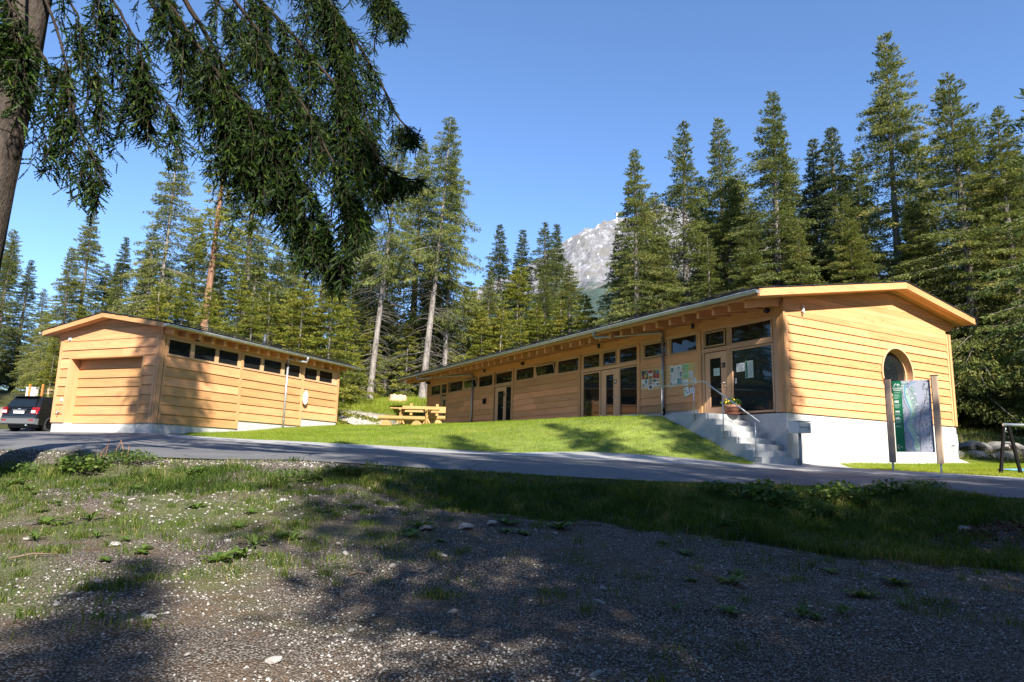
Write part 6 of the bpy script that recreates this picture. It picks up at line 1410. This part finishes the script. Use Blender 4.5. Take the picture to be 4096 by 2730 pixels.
def leafy(seed, n, r_, h_, l, wd):
    g = np.random.default_rng(seed); a = g.uniform(0, 6.28, n); rr_ = r_ * np.sqrt(g.random(n)); X, Y = np.cos(a) * rr_, np.sin(a) * rr_; Z = h_ * g.random(n) * (1 - .5 * (rr_ / r_) ** 2) + .02
    V, Q = leafcards(X, Y, Z, l * g.uniform(.6, 1.2, n), wd * g.uniform(.7, 1.2, n), .5)
    # thin stems run from the root to every leaf
    B = V[0::4] + np.array([.003, .002, 0]); i = np.arange(n); T = np.stack([np.full(n, 5 * n), i * 4, 4 * n + i], 1); V = np.concatenate([V, B, [[0, 0, 0]]])
    return fast_mesh('leafy_plant', V, quads=Q, tris=T, mat=WEED, var=np.concatenate([g.random(n), np.full(n, .3)]))
LP = [leafy(80, 480, .38, .34, .085, .055), leafy(81, 380, .30, .26, .07, .05), leafy(82, 620, .45, .30, .06, .03)]
for px, py, i, s, lb in ((3050, 2020, 0, 1.0, 'leafy bramble clump catching the sun on the right bank'), (3560, 1990, 1, 1.0, 'leafy plant with star-shaped leaves near the bark pile'), (3360, 2010, 0, .9, 'low leafy clump between the sunlit bramble and the bark pile'), (3200, 2060, 2, .9, 'dark leafy clump at the foot of the right bank'), (2860, 1985, 1, .8, 'small leafy clump left of the sunlit bramble'), (3700, 1965, 2, .7, 'leafy clump on the bank crest above the bark pile'), (1180, 1930, 2, .7, 'toothed leafy weed on the bare bump of the bank'), (330, 1890, 0, .8, 'large leafy weed with brown seed stalks at the left bank'), (520, 1850, 2, .7, 'leafy weed on the bank crest in front of the garage door'), (1380, 1900, 1, .6, 'small leafy weed on the bank right of the bare bump'), (60, 1900, 2, .7, 'leafy clump at the left edge of the bank'), (800, 1900, 1, .55, 'low leafy weed in the middle of the bare bank')):
    x, y, z = gpos(px, py); o = tag(add_obj('leafy_plant', LP[i]), lb, 'plant', 'leafy plants on the bank'); o.location = (x, y, z); o.scale = (s, s, s * .8); o.rotation_euler = (0, 0, rng.uniform(0, 6))
DRY = simple('dry_stalk', (.26, .13, .06), .9)
for i, (px, py, h_) in enumerate(((315, 1860, .20), (420, 1830, .24), (455, 1845, .27), (480, 1850, .28), (500, 1860, .25), (395, 1850, .2))):
    x, y, z = gpos(px, py); o = MB().tube([(0, 0, 0), (.02, 0, h_ * .6), (.05 * (i % 3 - .5), .0, h_)], [.003, .005, .004], 5).build('seed_stalk', DRY); o.location = (x, y, z)
    tag(o, 'thin brown seed stalk standing among the weeds at the left bank', 'stalk', 'dry seed stalks')
# bark and root pile at the right bank
n = 900; a = rng.uniform(0, 6.28, n); r_ = np.sqrt(rng.random(n)); X = 5.35 + np.cos(a) * r_ * 1.0; Y = 7.25 + np.sin(a) * r_ * .42; Z = G(X, Y) + .16 * (1 - r_ ** 2)
V, Q = leafcards(X, Y, Z, rng.uniform(.02, .09, n), rng.uniform(.01, .03, n), .4)
o = add_obj('bark_pile', fast_mesh('bark_pile', V, quads=Q, mat=simple('bark_chips', (.10, .055, .032), .9, noise=.5, nscale=20))); tag(o, 'pile of brown bark chips and roots on the right bank', 'bark pile', kind='stuff')
RT_ = thing('root_tangle', 'dark dead roots curling out of the bark pile', 'roots', (5.5, 7.15, Hs(5.5, 7.15)))
for i in range(9):
    a = rng.uniform(0, 6.28); l = rng.uniform(.15, .4); MB().tube([(rng.normal(0, .25), rng.normal(0, .08), .05), (math.cos(a) * l * .5, math.sin(a) * .1, .16), (math.cos(a) * l + .1, math.sin(a) * .15, .10), (math.cos(a) * l * 1.3, math.sin(a) * .2 - .05, .0)], [.012, .010, .008, .004], 6).build('root', simple('dark_root', (.09, .055, .035), .9), RT_, True)
for i, (px, py, l, ang) in enumerate(((2310, 2110, .5, .15), (2030, 2080, .4, -.2), (130, 2240, .28, .7), (3180, 2240, .3, .1), (1430, 2310, .14, .1))):
    x, y, z = gpos(px, py); o = MB().tube([(-l / 2, 0, .01), (0, .02, .03), (l / 2, 0, .02)], [.006, .008, .004], 6).build('stick', simple('stick_wood', (.16, .11, .08), .9), None, True); o.location = (x, y, z); o.rotation_euler = (0, 0, ang); tag(o, ['thin stick lying in shade under the middle bank', 'short stick among stones below the bank', 'pale stalk leaning at the far left', 'stick in the shaded gravel at right', 'dark piece of wood on the sunny gravel'][i], 'stick')

# ------------------------------------------------------------------ picnic table and benches
PT = at(1640, 1697, 31.0); HLs = lambda x, y: float(HL(np.array([x]), np.array([y]))[0]); tzz = HLs(PT.x, 31.0); TB = thing('picnic_table', 'yellow wooden picnic table on the lawn before the long building', 'table', (PT.x + .15, 31.3, tzz), .04)
for i in range(4): box('top_plank', -1.08, 1.08, -.36 + i * .185, -.36 + i * .185 + .175, .72, .765, W_YEL, TB)
for x in (-.62, .55):
    for s in (-1, 1): MB().bar((x, s * .05, .10), (x + .0, s * .30, .72), .07, .09, (1, 0, 0)).build('leg', W_YEL, TB)
    for s in (-1, 1): MB().bar((x - .16 * s, 0, .06), (x + .16 * s, 0, .715), .07, .08, (0, 1, 0)).build('leg', W_YEL, TB)
    MB().bar((x, -.42, .70), (x, .42, .70), .09, .07).build('crossbeam', W_YEL, TB)
def logbench(label, x, y, back, L, rz_):
    B = thing('log_bench', label, 'bench', (x, y, HLs(x, y)), rz_)
    prof = [(.17 * math.cos(t), .42 - .09 + .10 * math.sin(t)) for t in np.linspace(math.pi, 2 * math.pi, 9)] + [(.17, .42), (-.17, .42)]
    MB().prism([(-L / 2, a, c) for a, c in prof], [(L / 2, a, c) for a, c in prof]).build('seat', W_YEL, B)
    for xx in (-L * .33, L * .33):
        p2 = [(.24 * math.cos(t) , .24 * math.sin(t)) for t in np.linspace(0, math.pi, 9)]
        MB().prism([(xx + a, -.12, c) for a, c in p2], [(xx + a, .12, c) for a, c in p2]).build('support', W_YEL, B)
    if back:
        for xx in (-L * .30, L * .30): box('backrest_post', xx - .06, xx + .06, .17, .25, .1, .98, W_YEL, B)
        box('backrest', -L / 2, L / 2, .13, .17, .58, .86, W_YEL, B)
logbench('low half-log bench in front of the picnic table', PT.x - .25, 30.2, False, 2.0, .04); logbench('log bench with plank backrest behind the picnic table', PT.x + .45, 32.1, True, 2.0, .04)
sp_ = at(1588, 1592, 48.3); SM = thing('tree_stump', 'big pale cut stump with roots at the forest edge', 'stump', (sp_.x, 48.3, Hs(sp_.x, 48.3) - .5))
mb = MB(); seg = 18; prof = [(1.3, -.6), (1.05, .3), (.80, .52), (.62, .75), (.55, .98), (.50, 1.06)]
for r_, z in prof: mb.V += [(r_ * (1 + .16 * math.sin(q * 3 * 6.283 / seg + 1) + .06 * math.sin(q * 7.1)) * math.cos(6.283 * q / seg), r_ * (1 + .16 * math.sin(q * 3 * 6.283 / seg + 1)) * math.sin(6.283 * q / seg), z + .06 * math.sin(q * 2.1) * (z > .5)) for q in range(seg)]
for a in range(len(prof) - 1):
    for q in range(seg): k_ = (q + 1) % seg; mb.F.append((a * seg + q, a * seg + k_, (a + 1) * seg + k_, (a + 1) * seg + q))
mb.V.append((0, 0, 1.08)); mb.F += [((len(prof) - 1) * seg + q, (len(prof) - 1) * seg + (q + 1) % seg, len(mb.V) - 1) for q in range(seg)]; mb.build('wood', simple('cut_wood', (.55, .38, .25), .9, noise=.25, nscale=6), SM)

# ------------------------------------------------------------------ parked car
CX, CY = -22.75, 32.3; CAR = thing('parked_car', 'black sport utility car parked behind the garage corner', 'car', (CX, CY, Hs(CX, CY + .8) + .01), R(-4))
PAINT = simple('black_car_paint', (.010, .010, .012), .18, 0, .7); PLAS = simple('grey_plastic', (.11, .115, .12), .5); TYRE = simple('tyre_rubber', (.035, .034, .033), .8); RIM = simple('black_rim', (.02, .02, .022), .35, .5); CG = glass('car_glass', (.008, .012, .016)); LAMP_R = simple('tail_light_red', (.22, .008, .010), .2); LAMP_W = simple('tail_light_clear', (.75, .62, .62), .2); CHR = simple('chrome', (.7, .7, .7), .15, .95)
# local: y forward, rear at y=0; side profile of the lower body with wheel arches
def arch(cy, r_, n=9): return [(cy - r_ * math.cos(math.pi * i / n), .34 + r_ * math.sin(math.pi * i / n)) for i in range(n + 1)]
low = [(.10, .30), (.42, .28)] + arch(.86, .40)[0:] + [(2.9, .28)] + arch(3.52, .40) + [(4.3, .30), (4.42, .55), (4.36, .86), (4.05, .98), (3.25, 1.06), (.14, 1.06), (.04, .80), (.0, .52)]
def body(prof, hw, top_hw, zt0, zt1, name, mat, par):
    """side profile swept over three width stations with tucked-in edges"""
    mb = MB(); n = len(prof); st = [(-hw, .965), (-hw + .05, 1.0), (hw - .05, 1.0), (hw, .965)]
    f = lambda x, y, z: (x * (1 - (1 - top_hw / hw) * min(1, max(0, (z - zt0) / (zt1 - zt0)))), y, z)
    cy_ = 2.2; cz = .72
    for x, s in st: mb.V += [f(x, cy_ + (y - cy_) * s, cz + (z - cz) * (s if z > cz else 1)) for y, z in prof]
    for a in range(3):
        for j in range(n): k_ = (j + 1) % n; mb.F.append((a * n + j, a * n + k_, (a + 1) * n + k_, (a + 1) * n + j))
    mb.F.append(tuple(range(n))[::-1]); mb.F.append(tuple(3 * n + j for j in range(n))); return mb.build(name, mat, par)
body(low, .90, .86, .7, 1.06, 'body', PAINT, CAR)
cab = [(.06, 1.02), (.36, 1.50), (.46, 1.62), (1.2, 1.68), (2.2, 1.66), (2.75, 1.58), (3.30, 1.04)]
body(cab, .86, .66, 1.02, 1.66, 'cabin', PAINT, CAR)
MB().prism([(-.62, .20, 1.64), (.62, .20, 1.64), (.62, .55, 1.67), (-.62, .55, 1.67)], [(-.58, .16, 1.60), (.58, .16, 1.60), (.60, .5, 1.63), (-.60, .5, 1.63)]).build('roof_spoiler', PAINT, CAR)
mb = MB(); mb.prism([(-.68, .105, 1.09), (.68, .105, 1.09), (.56, .325, 1.53), (-.56, .325, 1.53)], [(-.68, .125, 1.085), (.68, .125, 1.085), (.56, .345, 1.525), (-.56, .345, 1.525)]); o = mb.build('rear_window', CG, CAR); o.location = (0, -.035, .02)
MB().tube([(.0, .12, 1.14), (.14, .13, 1.17), (.30, .14, 1.15)], .014, 6).build('wiper', BLACK, o)
def cabx(z): return .86 - (.20) * (z - 1.02) / .64
for s in (-1, 1):
    for pts in ([(.98, 1.48), (.72, 1.44), (.98, 1.10), (1.16, 1.08), (1.16, 1.5)], [(1.22, 1.51), (1.22, 1.08), (1.98, 1.07), (1.98, 1.54)], [(2.05, 1.54), (2.05, 1.07), (2.95, 1.07), (2.62, 1.45), (2.45, 1.52)]):
        MB().prism([(s * (cabx(z) - .01), y, z) for y, z in pts], [(s * (cabx(z) + .008), y, z) for y, z in pts]).build('side_window', CG, CAR)
    MB().prism([(s * .56, .0, .80), (s * .86, .05, .78), (s * .88, .10, 1.10), (s * .62, .06, 1.10)], [(s * .56, -.025, .80), (s * .875, .02, .78), (s * .905, .14, 1.10), (s * .62, .02, 1.10)]).build('tail_light', LAMP_R, CAR)
    box('reversing_light', s * .60, s * .80, -.035, -.015, .83, .95, LAMP_W, CAR)
    box('fog_light', s * .56, s * .78, -.055, -.02, .46, .53, LAMP_R, CAR)
    box('sill', s * .86, s * .91, 1.3, 3.1, .24, .34, PLAS, CAR)
    for cyw in (.86, 3.52):
        wh = thing_part('wheel', CAR); wx = s * .80
        def lat(prof, mat, nm): 
            mb = MB(); mb.lathe(prof, 28); q = mb.build(nm, mat, wh, True); q.rotation_euler = (0, math.pi / 2 * s, 0); q.location = (wx, cyw, .345)
        lat([(.20, -.11), (.31, -.11), (.345, -.08), (.345, .08), (.31, .11), (.24, .11), (.232, .03)], TYRE, 'tyre'); lat([(.05, -.05), (.225, -.06), (.229, .09), (.215, .10), (.205, .05), (.04, .045)], RIM, 'rim')
        for q in range(7):
            a = 6.283 * q / 7; MB().bar((wx + s * .085, cyw + math.cos(a) * .05, .345 + math.sin(a) * .05), (wx + s * .095, cyw + math.cos(a) * .215, .345 + math.sin(a) * .215), .045, .02, (1, 0, 0)).build('spoke', RIM, wh)
MB().prism([(-.90, .10, .30), (.90, .10, .30), (.92, .10, .58), (-.92, .10, .58)], [(-.80, -.06, .34), (.80, -.06, .34), (.86, -.05, .58), (-.86, -.05, .58)]).build('bumper', PLAS, CAR)
MB().tube([(.45, .1, .27), (.45, -.07, .27)], .035, 10).build('exhaust', CHR, CAR, True)
box('number_plate', -.26, .26, -.035, -.02, .80, .92, WHITE, CAR); text_mesh('plate_text', 'GR 1721', 1.0, BLACK, CAR, Matrix.Translation((0, -.037, .825)) @ Matrix.Rotation(math.pi / 2, 4, 'X') @ Matrix.Scale(.10, 4), 'CENTER')
box('plate_recess_bar', -.34, .34, -.03, -.005, .95, .985, PLAS, CAR); box('boot_line', -.74, .74, -.012, .01, .62, .635, PLAS, CAR); box('badge', -.06, .06, -.02, .01, 1.0, 1.03, CHR, CAR)
MB().prism([(-.75, .35, .16), (.75, .35, .16), (.75, .35, .30), (-.75, .35, .30)], [(-.75, 4.1, .16), (.75, 4.1, .16), (.75, 4.1, .30), (-.75, 4.1, .30)]).build('underbody', BLACK, CAR)

# ------------------------------------------------------------------ fence behind the car
fa, fb = at(120, 1575, 44.0), at(330, 1580, 44.0); FN = thing('rail_fence', 'weathered wooden rail fence behind the car', 'fence', (0, 0, 0)); FZ = Hs(fa.x, 44)
W_F = wood('fence_wood', (.42, .31, .22), 'x', .4)
for i in range(5): x = fa.x + 1.2 + i * 1.15; box('post', x - .07, x + .07, 43.9, 44.05, FZ - .2, at(200, 1552, 44).z, W_F, FN)
for z in (at(200, 1558, 44).z, at(200, 1574, 44).z): box('rail', fa.x + .6, fa.x + 6.6, 44.06, 44.12, z - .07, z + .07, W_F, FN)
for i, (px, lb) in enumerate(((121, 'left of two bright orange wooden stakes behind the car'), (173, 'right of two bright orange wooden stakes behind the car'))):
    q = at(px, 1538, 43.0); zb = Hs(q.x, 43); p = thing('marker_stake', lb, 'stake', (q.x, 43, zb), 0, 'orange marker stakes'); MB().prism([(-.05, -.05, -.2), (.05, -.05, -.2), (.05, .05, -.2), (-.05, .05, -.2)], [(-.04, -.05, q.z - zb), (.06, -.05, q.z - zb - .04), (.06, .05, q.z - zb), (-.04, .05, q.z - zb)]).build('timber', simple('orange_wood', (.42, .17, .035), .6, noise=.1), p)
q = at(131, 1553, 43.2); zb = Hs(q.x, 43.2); WB = thing('power_box', 'white utility cabinet between the orange stakes', 'cabinet', (q.x, 43.2, zb)); box('case', -.28, .28, -.15, .15, -.1, q.z - zb, WHITE, WB); MB().box(-.12, -.04, -.156, -.15, q.z - zb - .22, q.z - zb - .14).box(.04, .12, -.156, -.15, q.z - zb - .22, q.z - zb - .14).build('vent', BLACK, WB); box('roof', -.31, .31, -.19, .19, q.z - zb, q.z - zb + .05, simple('cabinet_roof', (.5, .52, .54), .4), WB)
